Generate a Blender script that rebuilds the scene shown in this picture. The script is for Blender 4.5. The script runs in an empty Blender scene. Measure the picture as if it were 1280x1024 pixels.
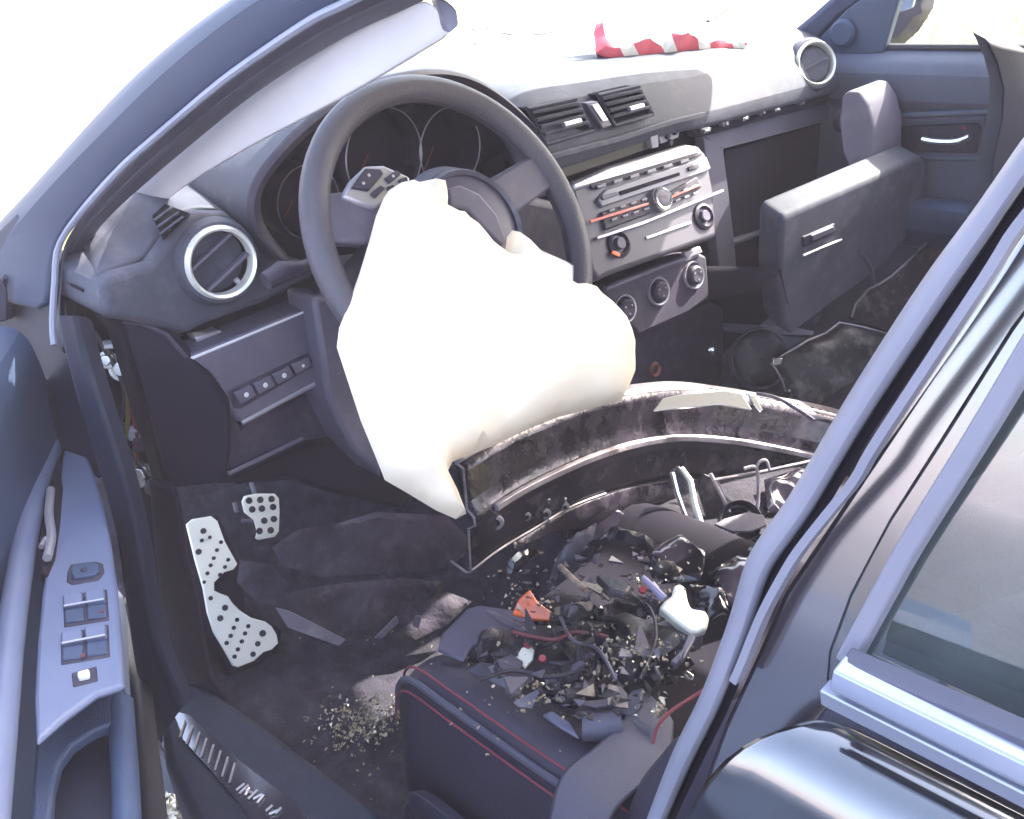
import bpy, bmesh, math, random
from mathutils import Vector, Matrix, noise
from mathutils.geometry import delaunay_2d_cdt
V = Vector
R = math.radians
random.seed(7)
scn = bpy.context.scene
col = scn.collection

# ------------------------------------------------------------ camera, world, sun, exposure
FPX = 1233.0
CAM = V((-1.144, -0.779, 1.286))
YAW, PITCH, ROLL = .7643, .4788, -.0722
_h = V((math.sin(YAW), math.cos(YAW), 0)); _r0 = V((math.cos(YAW), -math.sin(YAW), 0)); _z = V((0, 0, 1))
CF = math.cos(PITCH)*_h - math.sin(PITCH)*_z
_u0 = math.sin(PITCH)*_h + math.cos(PITCH)*_z
CR = math.cos(ROLL)*_r0 + math.sin(ROLL)*_u0
CU = -math.sin(ROLL)*_r0 + math.cos(ROLL)*_u0
cd = bpy.data.cameras.new('camera'); cam = bpy.data.objects.new('camera', cd); col.objects.link(cam)
cd.sensor_width = 36; cd.lens = FPX/1280*36; cd.clip_start = .02; cd.clip_end = 500
M = Matrix((CR, CU, -CF)).transposed().to_4x4(); M.translation = CAM
cam.matrix_world = M
scn.camera = cam
scn.render.resolution_x = 1024; scn.render.resolution_y = 819

SUN_EL, SUN_AZ = 43, 104          # azimuth measured from the car's nose (+Y) towards the passenger side (+X)
sd = V((math.sin(R(SUN_AZ))*math.cos(R(SUN_EL)), math.cos(R(SUN_AZ))*math.cos(R(SUN_EL)), math.sin(R(SUN_EL))))
wd = bpy.data.worlds.new('World'); scn.world = wd; wd.use_nodes = True
nt = wd.node_tree; bg = nt.nodes['Background']
sky = nt.nodes.new('ShaderNodeTexSky'); sky.sky_type = 'NISHITA'; sky.sun_disc = False
sky.sun_elevation = R(SUN_EL); sky.sun_rotation = R(SUN_AZ)
sky.dust_density = 4.0; sky.air_density = 1.0; sky.ozone_density = .3
nt.links.new(sky.outputs[0], bg.inputs[0]); bg.inputs[1].default_value = .15
sl = bpy.data.lights.new('sun', 'SUN'); sl.energy = 3.6; sl.angle = R(.6); sl.color = (1, .95, .86)
so = bpy.data.objects.new('sun', sl); col.objects.link(so)
so.rotation_euler = (-sd).to_track_quat('-Z', 'Y').to_euler(); so.location = sd*20
scn.view_settings.view_transform = 'Standard'; scn.view_settings.look = 'None'
scn.view_settings.exposure = 3.2; scn.view_settings.gamma = 1

GLARE_HAZE = .0115
# ------------------------------------------------------------ helpers
def ray(a, b): return CF + CR*((a-640)/FPX) + CU*((512-b)/FPX)
class Pl:                                        # a plane of the car; called with a photo pixel it gives the point there
    def __init__(s, p, n): s.p = V(p); s.n = V(n).normalized()
    def __call__(s, a, b):
        d = ray(a, b); return CAM + d*((s.p-CAM).dot(s.n)/d.dot(s.n))
    def pts(s, l): return [s(*q) for q in l]
def PX(x): return Pl((x, 0, 0), (-1, 0, 0))
def PY(y): return Pl((0, y, 0), (0, -1, 0))
def PZ(z): return Pl((0, 0, z), (0, 0, 1))
def smooth_curve(p, n=8, closed=False):
    out = []; m = len(p)
    for i in range(m if closed else m-1):
        if closed: a, b, c, d = p[(i-1) % m], p[i], p[(i+1) % m], p[(i+2) % m]
        else: a, b, c, d = p[max(i-1, 0)], p[i], p[i+1], p[min(i+2, m-1)]
        for k in range(n):
            t = k/n
            out.append(.5*((2*b)+(c-a)*t+(2*a-5*b+4*c-d)*t*t+(3*b-a-3*c+d)*t*t*t))
    if not closed: out.append(p[-1].copy())
    return out
def resample(p, n):
    L = [0]
    for i in range(1, len(p)): L.append(L[-1]+(p[i]-p[i-1]).length)
    out = []; j = 0
    for k in range(n):
        s = L[-1]*k/(n-1)
        while j < len(p)-2 and L[j+1] < s: j += 1
        d = L[j+1]-L[j]; out.append(p[j].lerp(p[j+1], (s-L[j])/d if d > 1e-9 else 0))
    return out
def tag(o, label=None, cat=None, group=None, kind=None):
    if label: o['label'] = label
    if cat: o['category'] = cat
    if group: o['group'] = group
    if kind: o['kind'] = kind
    return o
def obj(name, geoms, mat, parent=None, bevel=0, smooth=True, seg=2, sub=0, ang=35, solid=0):
    if isinstance(geoms, tuple): geoms = [geoms]
    vs = []; fs = []
    for v, f in geoms:
        k = len(vs); vs += [tuple(q) for q in v]; fs += [tuple(i+k for i in t) for t in f]
    me = bpy.data.meshes.new(name); me.from_pydata(vs, [], fs); me.update()
    bm = bmesh.new(); bm.from_mesh(me); bmesh.ops.recalc_face_normals(bm, faces=bm.faces); bm.to_mesh(me); bm.free()
    if smooth:
        for p in me.polygons: p.use_smooth = True
    me.materials.append(mat)
    o = bpy.data.objects.new(name, me); col.objects.link(o)
    if parent is not None: o.parent = parent
    if solid:
        m = o.modifiers.new('solid', 'SOLIDIFY'); m.thickness = abs(solid); m.offset = -1 if solid > 0 else 1
    if bevel:
        m = o.modifiers.new('bevel', 'BEVEL'); m.width = bevel; m.segments = seg; m.limit_method = 'ANGLE'; m.angle_limit = R(ang)
        m.harden_normals = False
    if sub:
        m = o.modifiers.new('sub', 'SUBSURF'); m.levels = sub; m.render_levels = sub
    if smooth:
        try: me.set_sharp_from_angle(angle=R(40 if not bevel else 60))
        except Exception: pass
    return o
def empty(name, loc=(0, 0, 0)):
    o = bpy.data.objects.new(name, None); col.objects.link(o); o.location = loc; o.empty_display_size = .1
    return o
def slab(pts, vec):
    n = len(pts); vec = V(vec)
    return [V(p) for p in pts]+[V(p)+vec for p in pts], [tuple(range(n)), tuple(range(2*n-1, n-1, -1))]+[(i, i+n, (i+1) % n+n, (i+1) % n) for i in range(n)]
def loft(curves, n=28, closed=False):
    cs = [resample(c, n) for c in curves]; v = [p for c in cs for p in c]; f = []
    for j in range(len(cs)-1):
        for i in range(n-1): f.append((j*n+i, j*n+i+1, (j+1)*n+i+1, (j+1)*n+i))
    return v, f
def sweep(path, prof, up=V((0, 0, 1)), scale=None, cap=True):          # closed profile [(a,b)] along a path
    v = []; f = []; m = len(prof); n = len(path)
    for i, p in enumerate(path):
        t = (path[min(i+1, n-1)]-path[max(i-1, 0)]).normalized(); s = t.cross(up).normalized(); w = s.cross(t)
        k = scale[i] if scale else 1
        v += [p+s*a*k+w*b*k for a, b in prof]
    for i in range(n-1):
        for j in range(m): f.append((i*m+j, i*m+(j+1) % m, (i+1)*m+(j+1) % m, (i+1)*m+j))
    if cap: f += [tuple(range(m)), tuple(range((n-1)*m, n*m))[::-1]]
    return v, f
def tube(path, r, seg=10, closed=False):
    n = len(path); v = []; f = []
    nrm = None
    for i, p in enumerate(path):
        a = path[(i-1) % n] if closed or i else p; b = path[(i+1) % n] if closed or i < n-1 else p
        t = (b-a).normalized()
        if nrm is None:
            nrm = t.orthogonal().normalized()
        nrm = (nrm - t*nrm.dot(t)).normalized(); bn = t.cross(nrm)
        rr = r[i] if isinstance(r, (list, tuple)) else r
        v += [p+nrm*rr*math.cos(2*math.pi*k/seg)+bn*rr*math.sin(2*math.pi*k/seg) for k in range(seg)]
    for i in range(n if closed else n-1):
        j = (i+1) % n
        for k in range(seg): f.append((i*seg+k, i*seg+(k+1) % seg, j*seg+(k+1) % seg, j*seg+k))
    if not closed: f += [tuple(range(seg)), tuple(range((n-1)*seg, n*seg))[::-1]]
    return v, f
def lathe(prof, c, axis, seg=32, closed=False):       # prof [(radius, height)]
    axis = V(axis).normalized(); a = axis.orthogonal().normalized(); b = axis.cross(a); c = V(c); v = []; f = []; m = len(prof)
    for k in range(seg):
        t = 2*math.pi*k/seg; d = a*math.cos(t)+b*math.sin(t)
        v += [c+d*r+axis*h for r, h in prof]
    for k in range(seg):
        j = (k+1) % seg
        for i in range(m if closed else m-1): f.append((k*m+i, k*m+(i+1) % m, j*m+(i+1) % m, j*m+i))
    return v, f
def disc(c, axis, r, h, seg=20): 
    return lathe([(0.0001, h), (r*.85, h), (r, h*.8), (r, 0)], c, axis, seg)
def box(c, s, ax=None):
    c = V(c); X_, Y_, Z_ = ax if ax else (V((1, 0, 0)), V((0, 1, 0)), V((0, 0, 1)))
    v = [c+X_*(s[0]*i/2)+Y_*(s[1]*j/2)+Z_*(s[2]*k/2) for i in (-1, 1) for j in (-1, 1) for k in (-1, 1)]
    return v, [(0, 1, 3, 2), (4, 6, 7, 5), (0, 4, 5, 1), (2, 3, 7, 6), (0, 2, 6, 4), (1, 5, 7, 3)]
def frame(n, up=(0, 0, 1)):
    n = V(n).normalized(); x = V(up).cross(n).normalized(); return x, n.cross(x), n
def pillow(outline, nrm, thick, step, wr=0.0, wf=12.0, seed=0, edge=.25, back=.35, warp=None):
    """inflated closed bag on a planar outline; wr = wrinkle size"""
    nrm = V(nrm).normalized(); x, y, _ = frame(nrm); o = outline[0]
    pl = [((p-o).dot(x), (p-o).dot(y)) for p in outline]
    per = sum(((V(pl[i])-V(pl[i-1])).length for i in range(len(pl))))
    d2 = []
    for i in range(len(pl)):
        a, b = V(pl[i]), V(pl[(i+1) % len(pl)]); k = max(1, int((b-a).length/step))
        for j in range(k): d2.append(a.lerp(b, j/k))
    def dist(q):
        m = 9; ins = False
        for i in range(len(d2)):
            a, b = d2[i], d2[(i+1) % len(d2)]; ab = b-a; t = max(0, min(1, (q-a).dot(ab)/max(ab.dot(ab), 1e-12)))
            m = min(m, (q-a-ab*t).length)
            if (a.y > q.y) != (b.y > q.y) and q.x < (b.x-a.x)*(q.y-a.y)/(b.y-a.y)+a.x: ins = not ins
        return m if ins else -m
    xs = [q.x for q in d2]; ys = [q.y for q in d2]; inner = []; rr = random.Random(seed)
    gx = min(xs)
    while gx < max(xs):
        gy = min(ys)
        while gy < max(ys):
            q = V((gx+rr.uniform(-.3, .3)*step, gy+rr.uniform(-.3, .3)*step))
            if dist(q) > step*.5: inner.append(q)
            gy += step
        gx += step
    pts = d2+inner; nb = len(d2)
    res = delaunay_2d_cdt(pts, [(i, (i+1) % nb) for i in range(nb)], [list(range(nb))], 1, 1e-6)
    vv, ff = res[0], res[2]
    dm = max(dist(q) for q in inner) if inner else step
    front = []; bk = []
    for q in vv:
        dd = max(0, dist(q)); h = math.sqrt(max(0, 1-(1-min(1, dd/(dm*edge*2+1e-9)))**2))
        base = o+x*q.x+y*q.y
        if warp: base = base + warp(base)
        w = (noise.noise(base*wf+V((seed, 0, 0)))+.5*noise.noise(base*wf*2.3+V((0, seed, 0))))*wr
        w += wr*.8*(1-abs(noise.noise(base*wf*.8+V((0, 0, seed)))*2))
        front.append(base+nrm*(thick*h+w*min(1, dd/step))); bk.append(base-nrm*(thick*back*h+.0008-w*.5*min(1, dd/step)))
    n = len(vv); fs = [tuple(t) for t in ff]+[tuple(i+n for i in reversed(t)) for t in ff]
    cnt = {}
    for t in ff:
        for i in range(len(t)): e = (t[i], t[(i+1) % len(t)]); cnt[e] = 1
    for a, b in list(cnt):
        if (b, a) not in cnt: fs.append((a, b, b+n, a+n))
    return front+bk, fs

# ------------------------------------------------------------ materials
def mat(name, c, rough=.5, metal=0, bump=0, bs=400, var=.15, vs=9, spec=.5, dust=None, dusts=.35, coat=0, rvar=0, sheen=0, stretch=None, emit=None, ior=None):
    m = bpy.data.materials.new(name); m.use_nodes = True; n = m.node_tree; L = n.links; b = n.nodes['Principled BSDF']
    tc = n.nodes.new('ShaderNodeTexCoord'); src = tc.outputs['Object']
    if stretch:
        mp = n.nodes.new('ShaderNodeMapping'); mp.inputs['Scale'].default_value = stretch; L.new(src, mp.inputs[0]); src = mp.outputs[0]
    b.inputs['Roughness'].default_value = rough; b.inputs['Metallic'].default_value = metal
    b.inputs['Specular IOR Level'].default_value = spec
    if coat: b.inputs['Coat Weight'].default_value = coat; b.inputs['Coat Roughness'].default_value = .06
    if ior: b.inputs['IOR'].default_value = ior
    if sheen: b.inputs['Sheen Weight'].default_value = sheen; b.inputs['Sheen Roughness'].default_value = .5
    nz = n.nodes.new('ShaderNodeTexNoise'); nz.inputs['Scale'].default_value = vs; nz.inputs['Detail'].default_value = 6; L.new(src, nz.inputs[0])
    mx = n.nodes.new('ShaderNodeMix'); mx.data_type = 'RGBA'
    mx.inputs['A'].default_value = tuple(k*(1-var) for k in c)+(1,); mx.inputs['B'].default_value = tuple(min(1, k*(1+var)) for k in c)+(1,)
    rp = n.nodes.new('ShaderNodeValToRGB'); rp.color_ramp.elements[0].position = .35; rp.color_ramp.elements[1].position = .65
    L.new(nz.outputs[0], rp.inputs[0]); L.new(rp.outputs[0], mx.inputs['Factor'])
    out = mx.outputs['Result']
    if dust:
        n2 = n.nodes.new('ShaderNodeTexNoise'); n2.inputs['Scale'].default_value = 26; n2.inputs['Detail'].default_value = 9; n2.inputs['Roughness'].default_value = .72; L.new(src, n2.inputs[0])
        r2 = n.nodes.new('ShaderNodeValToRGB'); r2.color_ramp.elements[0].position = .5; r2.color_ramp.elements[1].position = .72
        r2.color_ramp.elements[1].color = (dusts, dusts, dusts, 1)
        L.new(n2.outputs[0], r2.inputs[0]); m2 = n.nodes.new('ShaderNodeMix'); m2.data_type = 'RGBA'
        L.new(r2.outputs[0], m2.inputs['Factor']); L.new(out, m2.inputs['A']); m2.inputs['B'].default_value = tuple(dust)+(1,); out = m2.outputs['Result']
    L.new(out, b.inputs['Base Color'])
    if rvar:
        mr = n.nodes.new('ShaderNodeMapRange'); mr.inputs['To Min'].default_value = max(.02, rough-rvar); mr.inputs['To Max'].default_value = rough+rvar
        L.new(nz.outputs[0], mr.inputs[0]); L.new(mr.outputs[0], b.inputs['Roughness'])
    if bump:
        n3 = n.nodes.new('ShaderNodeTexNoise'); n3.inputs['Scale'].default_value = bs; n3.inputs['Detail'].default_value = 3; L.new(src, n3.inputs[0])
        bp = n.nodes.new('ShaderNodeBump'); bp.inputs['Strength'].default_value = bump; bp.inputs['Distance'].default_value = .002
        L.new(n3.outputs[0], bp.inputs['Height']); L.new(bp.outputs[0], b.inputs['Normal'])
    if emit: b.inputs['Emission Color'].default_value = emit+(1,); b.inputs['Emission Strength'].default_value = 1
    return m
def glassmat(name, tint, fac=.1, rough=.02, graze=.8, film=0):
    m = bpy.data.materials.new(name); m.use_nodes = True; n = m.node_tree; L = n.links; n.nodes.remove(n.nodes['Principled BSDF'])
    t = n.nodes.new('ShaderNodeBsdfTransparent'); t.inputs[0].default_value = tint+(1,)
    g = n.nodes.new('ShaderNodeBsdfGlossy'); g.inputs['Roughness'].default_value = rough
    fr = n.nodes.new('ShaderNodeLayerWeight'); fr.inputs[0].default_value = .5
    pw = n.nodes.new('ShaderNodeMath'); pw.operation = 'POWER'; pw.inputs[1].default_value = 4; L.new(fr.outputs['Facing'], pw.inputs[0])
    mr = n.nodes.new('ShaderNodeMapRange'); mr.inputs['To Min'].default_value = fac; mr.inputs['To Max'].default_value = graze; L.new(pw.outputs[0], mr.inputs[0])
    mx = n.nodes.new('ShaderNodeMixShader'); L.new(mr.outputs[0], mx.inputs[0]); L.new(t.outputs[0], mx.inputs[1]); L.new(g.outputs[0], mx.inputs[2])
    out = mx.outputs[0]
    if film:
        nz = n.nodes.new('ShaderNodeTexNoise'); nz.inputs['Scale'].default_value = 24; nz.inputs['Detail'].default_value = 10; nz.inputs['Roughness'].default_value = .7
        tc = n.nodes.new('ShaderNodeTexCoord'); L.new(tc.outputs['Object'], nz.inputs[0])
        r_ = n.nodes.new('ShaderNodeMapRange'); r_.inputs['From Min'].default_value = .3; r_.inputs['From Max'].default_value = .75; r_.inputs['To Min'].default_value = film*.6; r_.inputs['To Max'].default_value = film*1.6; L.new(nz.outputs[0], r_.inputs[0])
        d = n.nodes.new('ShaderNodeBsdfDiffuse'); d.inputs[0].default_value = (.34, .42, .40, 1)
        m2 = n.nodes.new('ShaderNodeMixShader'); L.new(r_.outputs[0], m2.inputs[0]); L.new(out, m2.inputs[1]); L.new(d.outputs[0], m2.inputs[2]); out = m2.outputs[0]
    L.new(out, n.nodes['Material Output'].inputs[0]); return m

DUST = (.30, .27, .25)
m_dash = mat('dash_plastic', (.050, .052, .072), .66, bump=.3, bs=900, spec=.3, sheen=.02, dust=(.2, .2, .24), dusts=.25, rvar=.06)
m_panel = mat('grey_panel_plastic', (.090, .079, .112), .5, bump=.2, bs=900, dust=DUST, dusts=.15)
m_dark = mat('dark_plastic', (.022, .016, .034), .6, bump=.3, bs=500, dust=DUST, dusts=.12)
m_black = mat('black_cavity_plastic', (.013, .010, .019), .85, bump=.3, bs=300, spec=.2)
m_strip = mat('grey_carrier_plastic', (.11, .105, .14), .5, bump=.1, bs=600)
m_audio = mat('audio_fascia_silver', (.085, .078, .095), .42, metal=.1, var=.05, bump=.05, bs=1200)
m_key = mat('radio_key_plastic', (.19, .18, .21), .4)
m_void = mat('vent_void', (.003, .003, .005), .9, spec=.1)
m_sill = mat('sill_navy_plastic', (.009, .012, .028), .5, bump=.3, bs=500, dust=(.10, .09, .12), dusts=.15)
m_silver = mat('satin_silver_trim', (.42, .40, .44), .33, metal=.55, var=.06, bump=.06, bs=1200)
m_vring = mat('vent_ring_silver', (.75, .73, .66), .3, metal=.35, var=.04)
m_chrome = mat('bright_chrome', (.85, .84, .80), .16, metal=.9, var=.03)
m_garn = mat('light_grey_garnish', (.60, .58, .60), .7, bump=.15, bs=1000, var=.05)
m_pillar = mat('dark_blue_paint', (.017, .027, .060), .55, spec=.35, var=.08, bump=.03, bs=60)
m_seal = mat('weatherstrip_rubber', (.055, .055, .08), .55, bump=.15, bs=300, var=.15)
m_sealhi = mat('seal_highlight', (.20, .21, .27), .4)
m_sealb = mat('pillar_rubber_seal', (.17, .17, .215), .45, bump=.05, bs=200, var=.1)
m_leather = mat('wheel_leather', (.072, .064, .080), .48, bump=.5, bs=700, var=.12)
m_air = mat('airbag_fabric', (.95, .80, .60), .85, bump=.25, bs=1400, var=.03, vs=5)
m_alu = mat('aluminium_pedal', (.97, .95, .84), .4, metal=.0, var=.04, bump=.05, bs=800)
m_rub = mat('black_rubber', (.02, .017, .025), .6)
m_carpet = mat('dirty_black_carpet', (.020, .017, .027), .95, bump=1, bs=260, var=.5, vs=30, dust=(.085, .075, .09), dusts=.5)
m_mat = mat('torn_dusty_insulation', (.034, .027, .042), .9, bump=.8, bs=120, var=.4, vs=14, dust=(.12, .10, .11), dusts=.5)
m_seat = mat('black_seat_fabric', (.009, .007, .014), .9, spec=.2, bump=.2, bs=500, var=.25)
m_seat2 = mat('smooth_seat_leather', (.036, .032, .054), .48, bump=.35, bs=350, var=.15)
m_red = mat('red_stitching', (.20, .035, .055), .75)
m_belt = mat('seat_belt_webbing', (.075, .075, .11), .6, bump=.5, bs=900, var=.1)
m_beam = mat('dirty_black_steel', (.018, .014, .022), .22, metal=.3, bump=.4, bs=90, var=.5, vs=22, dust=(.15, .13, .15), dusts=.5, rvar=.12)
m_beam2 = mat('scraped_bare_steel', (.26, .23, .25), .4, metal=.5, bump=.3, bs=90, var=.4, vs=30)
m_door = mat('door_card_vinyl', (.030, .048, .095), .55, bump=.3, bs=700, var=.1)
m_lip = mat('lip_vinyl', (.028, .042, .085), .55, bump=.3, bs=700)
m_doorlt = mat('armrest_panel_plastic', (.105, .125, .20), .42, bump=.1, bs=900, var=.06)
m_doorp = mat('passenger_door_vinyl', (.085, .095, .135), .6, bump=.3, bs=500, var=.1)
m_paint = mat('black_body_paint', (.006, .007, .012), .12, coat=1, var=.3, vs=5, ior=2.3, dust=(.10, .12, .15), dusts=.28)
m_plate = mat('pillar_gloss_panel', (.03, .026, .038), .16, spec=.5, var=.1, ior=2.5, coat=1)
m_seal2 = mat('black_blue_rubber', (.007, .010, .026), .55, bump=.1, bs=200)
m_asph = mat('dark_asphalt', (.034, .038, .052), .9, bump=.5, bs=60, var=.25, vs=3)
m_trim = mat('belt_moulding', (.30, .33, .42), .26, metal=.5, var=.06)
m_glass = glassmat('rear_door_glass', (.36, .46, .46), .22, .02, film=.07)
m_ws = glassmat('windscreen_glass', (.86, .92, .90), .06, .01, .7)
m_lens = glassmat('clear_lens_plastic', (.80, .80, .80), .25, .08)
m_shard = mat('glass_crumbs', (.42, .36, .26), .05, metal=.3, spec=1, var=.6, vs=90)
m_orange = mat('orange_reflector', (.62, .10, .01), .25, coat=.5, var=.3, vs=40, spec=.6)
m_redp = mat('red_plastic', (.30, .02, .03), .35)
m_white = mat('white_plastic', (.96, .92, .76), .5, var=.04)
m_brown = mat('brown_dirt_foam', (.26, .19, .15), .9, bump=1, bs=70, var=.5, vs=40, dust=(.4, .35, .3), dusts=.5)
m_wet2 = mat('wet_black_plastic', (.012, .010, .016), .12, coat=.5, var=.4, bump=.2, bs=60)
m_grey = mat('broken_grey_plastic', (.07, .063, .09), .4, bump=.1, bs=200, var=.3, dust=DUST, dusts=.4)
m_dirtbl = mat('broken_black_plastic', (.013, .011, .017), .42, spec=.35, bump=.25, bs=150, var=.4, dust=DUST, dusts=.4)
m_olive = mat('dull_display_plastic', (.075, .068, .055), .35, var=.1)
m_ground = mat('pale_concrete', (.16, .155, .040), .95, bump=.3, bs=8, var=.04, vs=.7)
m_bluepatch = mat('pale_blue_patch', (.075, .10, .17), .5, var=.1, vs=2)
m_grass = mat('dry_grass', (.30, .33, .13), .9, var=.25, vs=2.5)
m_leaf = mat('tree_leaves', (.04, .07, .035), .7, var=.4, vs=3)
m_bark = mat('tree_bark', (.10, .08, .06), .9, bump=1, bs=20)
m_yel = mat('yellow_wire', (.12, .09, .02), .5)
m_dred = mat('dark_red_wire', (.12, .015, .02), .5)
def tape_mat():
    m = mat('red_white_tape', (.8, .78, .72), .35, var=.05); n = m.node_tree; L = n.links
    tc = n.nodes.new('ShaderNodeTexCoord'); mp = n.nodes.new('ShaderNodeMapping'); mp.inputs['Rotation'].default_value = (0, .4, .9); L.new(tc.outputs['Object'], mp.inputs[0])
    w = n.nodes.new('ShaderNodeTexWave'); w.inputs['Scale'].default_value = 5.5; w.inputs['Distortion'].default_value = 3.5; w.inputs['Detail'].default_value = 1; w.inputs['Detail Scale'].default_value = .8; L.new(mp.outputs[0], w.inputs[0])
    rp = n.nodes.new('ShaderNodeValToRGB'); rp.color_ramp.interpolation = 'CONSTANT'; rp.color_ramp.elements[0].color = (.66, .12, .15, 1); rp.color_ramp.elements[1].position = .72; rp.color_ramp.elements[1].color = (.85, .82, .72, 1)
    L.new(w.outputs[1], rp.inputs[0]); L.new(rp.outputs[0], n.nodes['Principled BSDF'].inputs['Base Color']); return m
m_tape = tape_mat()

# ------------------------------------------------------------ the setting
def sheet(name, x0, y0, x1, y1, z, m, n=1):
    v = []; f = []
    for j in range(n+1):
        for i in range(n+1): v.append(V((x0+(x1-x0)*i/n, y0+(y1-y0)*j/n, z)))
    for j in range(n):
        for i in range(n): a = j*(n+1)+i; f.append((a, a+1, a+n+2, a+n+1))
    return tag(obj(name, (v, f), m, smooth=False), kind='structure')
sheet('ground', -90, -90, 90, 90, 0, m_ground)
tag(obj('asphalt', ([V((-88, -60, .004)), V((1.2, -60, .004)), V((1.2, 1.3, .004)), V((-1.6, 1.6, .004)), V((-2.5, 60, .004)), V((-88, 60, .004))], [(0, 1, 2, 3, 4, 5)]), m_asph, smooth=False), kind='structure')
gp = [V((5.2, -9, .006)), V((16, -9, .006)), V((17, 3.2, .006)), V((11, 4.4, .006)), V((8, 4.0, .006)), V((6.3, 3.9, .006)), V((5.2, 2.6, .006))]
tag(obj('grass_verge', (gp, [tuple(range(7))]), m_grass, smooth=False), kind='structure')
tv = []; tf = []
rg = random.Random(3)
for i in range(5200):
    x = rg.uniform(5.3, 13); y = rg.uniform(-2, 3.6); h = rg.uniform(.03, .12); a = rg.uniform(0, 6.28); w = .008
    d = V((math.cos(a), math.sin(a), 0)); k = len(tv); b = V((x, y, .006))
    tv += [b-d*w, b+d*w, b+V((rg.uniform(-.04, .04), rg.uniform(-.04, .04), h))]; tf.append((k, k+1, k+2))
tag(obj('grass_blades', (tv, tf), m_grass, smooth=False), kind='stuff')
patch_pts = [V((6.1+math.cos(t)*2.6*(1+.15*math.sin(3*t)), 22.2+math.sin(t)*6.5, .01)) for t in [k*math.pi/14 for k in range(28)]]  # flat pale blue patch on the ground
tag(obj('pale_ground_patch', (patch_pts, [tuple(range(28))]), m_bluepatch, smooth=False), kind='structure')
g0 = PZ(.012)  # pale blue ground patches painted in as reflections seen in the windscreen
for q in ([(588, 33), (607, 28), (612, 34), (595, 39)], [(625, 40), (648, 29), (658, 31), (640, 43)], [(665, 40), (690, 35), (696, 39), (672, 43)], [(588, 54), (605, 47), (622, 48), (606, 55)], [(610, 33), (622, 30), (624, 35), (612, 38)]):
    tag(obj('blue_reflection_patch', (g0.pts(q), [(0, 1, 2, 3)]), m_bluepatch, smooth=False), kind='structure')

# ------------------------------------------------------------ the car
car = empty('wrecked_car', (0, 0, 0))
tag(car, 'dark crashed car with open driver door, fired steering wheel airbag and stripped dashboard', 'car')

sm = lambda c: smooth_curve(c, 5)
# --- bodyshell: pillars, roof, windscreen
side = Pl((-.78, 0, .95), (-1, 0, .42)); side2 = Pl((-.735, 0, .95), (-1, 0, .42))
so_px = [(-60, 352), (-30, 318), (0, 285), (45, 237), (110, 165), (172, 100), (240, 41), (296, 0), (400, -70), (560, -165)]
ln_px = [(66, 470), (70, 400), (73, 350), (77, 309), (103, 268), (155, 210), (206, 165), (275, 107), (327, 69), (395, 24), (440, 2), (560, -60), (760, -150)]
in_px = [(92, 470), (88, 400), (95, 350), (110, 312), (140, 272), (206, 213), (282, 150), (344, 104), (440, 46), (535, 3), (660, -70), (850, -160)]
A = smooth_curve(side.pts(so_px), 5); B = smooth_curve(side.pts(ln_px[1:]), 5); Cc = smooth_curve(side2.pts(in_px[1:]), 5)
Al = [p+V((.02, .06, -.01)) for p in A]
mid = [a.lerp(b, .5)+V((-.016, 0, .012)) for a, b in zip(resample(A, 30), resample(B, 30))]
obj('a_pillar', loft([Al, A, mid, B], 30), m_pillar, car, sub=1, solid=-.003)
obj('front_wing_edge', [slab(Pl((-.765, .3, .95), (-1, -.25, .2)).pts([(-40, 330), (-5, 292), (20, 268), (60, 300), (80, 345), (84, 400), (100, 460), (140, 580), (124, 600), (72, 570), (42, 480), (26, 452), (0, 445), (-40, 445)]), (.02, .03, 0))], m_seal2, car, bevel=.003)
rp_ = resample(smooth_curve(side.pts([(150, 640), (112, 540), (88, 470)]+ln_px[1:]), 6), 60)
obj('door_opening_seal', tube([p+V((-.004, 0, 0)) for p in resample(smooth_curve(side.pts([(72, 430)]+ln_px[1:]), 6), 60)], .0036, 8), m_sealhi, car)  # pale tube along the door reveal, its highlight put into the colour
sB = [p+V((.006, 0, -.001)) for p in smooth_curve(side.pts([(76, 440)]+ln_px[1:]), 6)]
sC = smooth_curve(side2.pts([(98, 440)]+in_px[1:]), 6)
sM = [a.lerp(b, .45)+V((-.010, 0, .003)) for a, b in zip(resample(sB, 60), resample(sC, 60))]
obj('pillar_weatherstrip', loft([sB, sM, sC], 60), m_seal, car, sub=1, solid=-.004)
obj('weatherstrip_lip', tube([a.lerp(b, .62)+V((-.009, 0, .003)) for a, b in zip(resample(sB, 60), resample(sC, 60))], .003, 6), m_seal, car)
side3 = Pl((-.72, 0, .95), (-1, .1, .42))
g_up = smooth_curve(side3.pts([(102, 343), (110, 312), (136, 270), (201, 209), (276, 143), (338, 97), (434, 37), (536, -4)]), 5)
g_lo = smooth_curve(side3.pts([(104, 344), (120, 323), (148, 309), (206, 251), (292, 198), (361, 162), (440, 120), (562, 46)]), 5)
g_lo = [p+V((.02, .015, 0)) for p in g_lo]
g_m = [a.lerp(b, .5)+V((-.002, -.008, 0)) for a, b in zip(resample(g_up, 34), resample(g_lo, 34))]
obj('pillar_garnish', loft([g_up, g_m, g_lo], 34), m_garn, car, sub=1, solid=-.003)
# tab and clip at the torn upper end of the garnish
obj('garnish_clip', [slab(side3.pts([(544, 0), (558, 0), (571, 12), (574, 32), (561, 43)]), (.012, .02, 0))], m_strip, car, bevel=.002)
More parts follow.
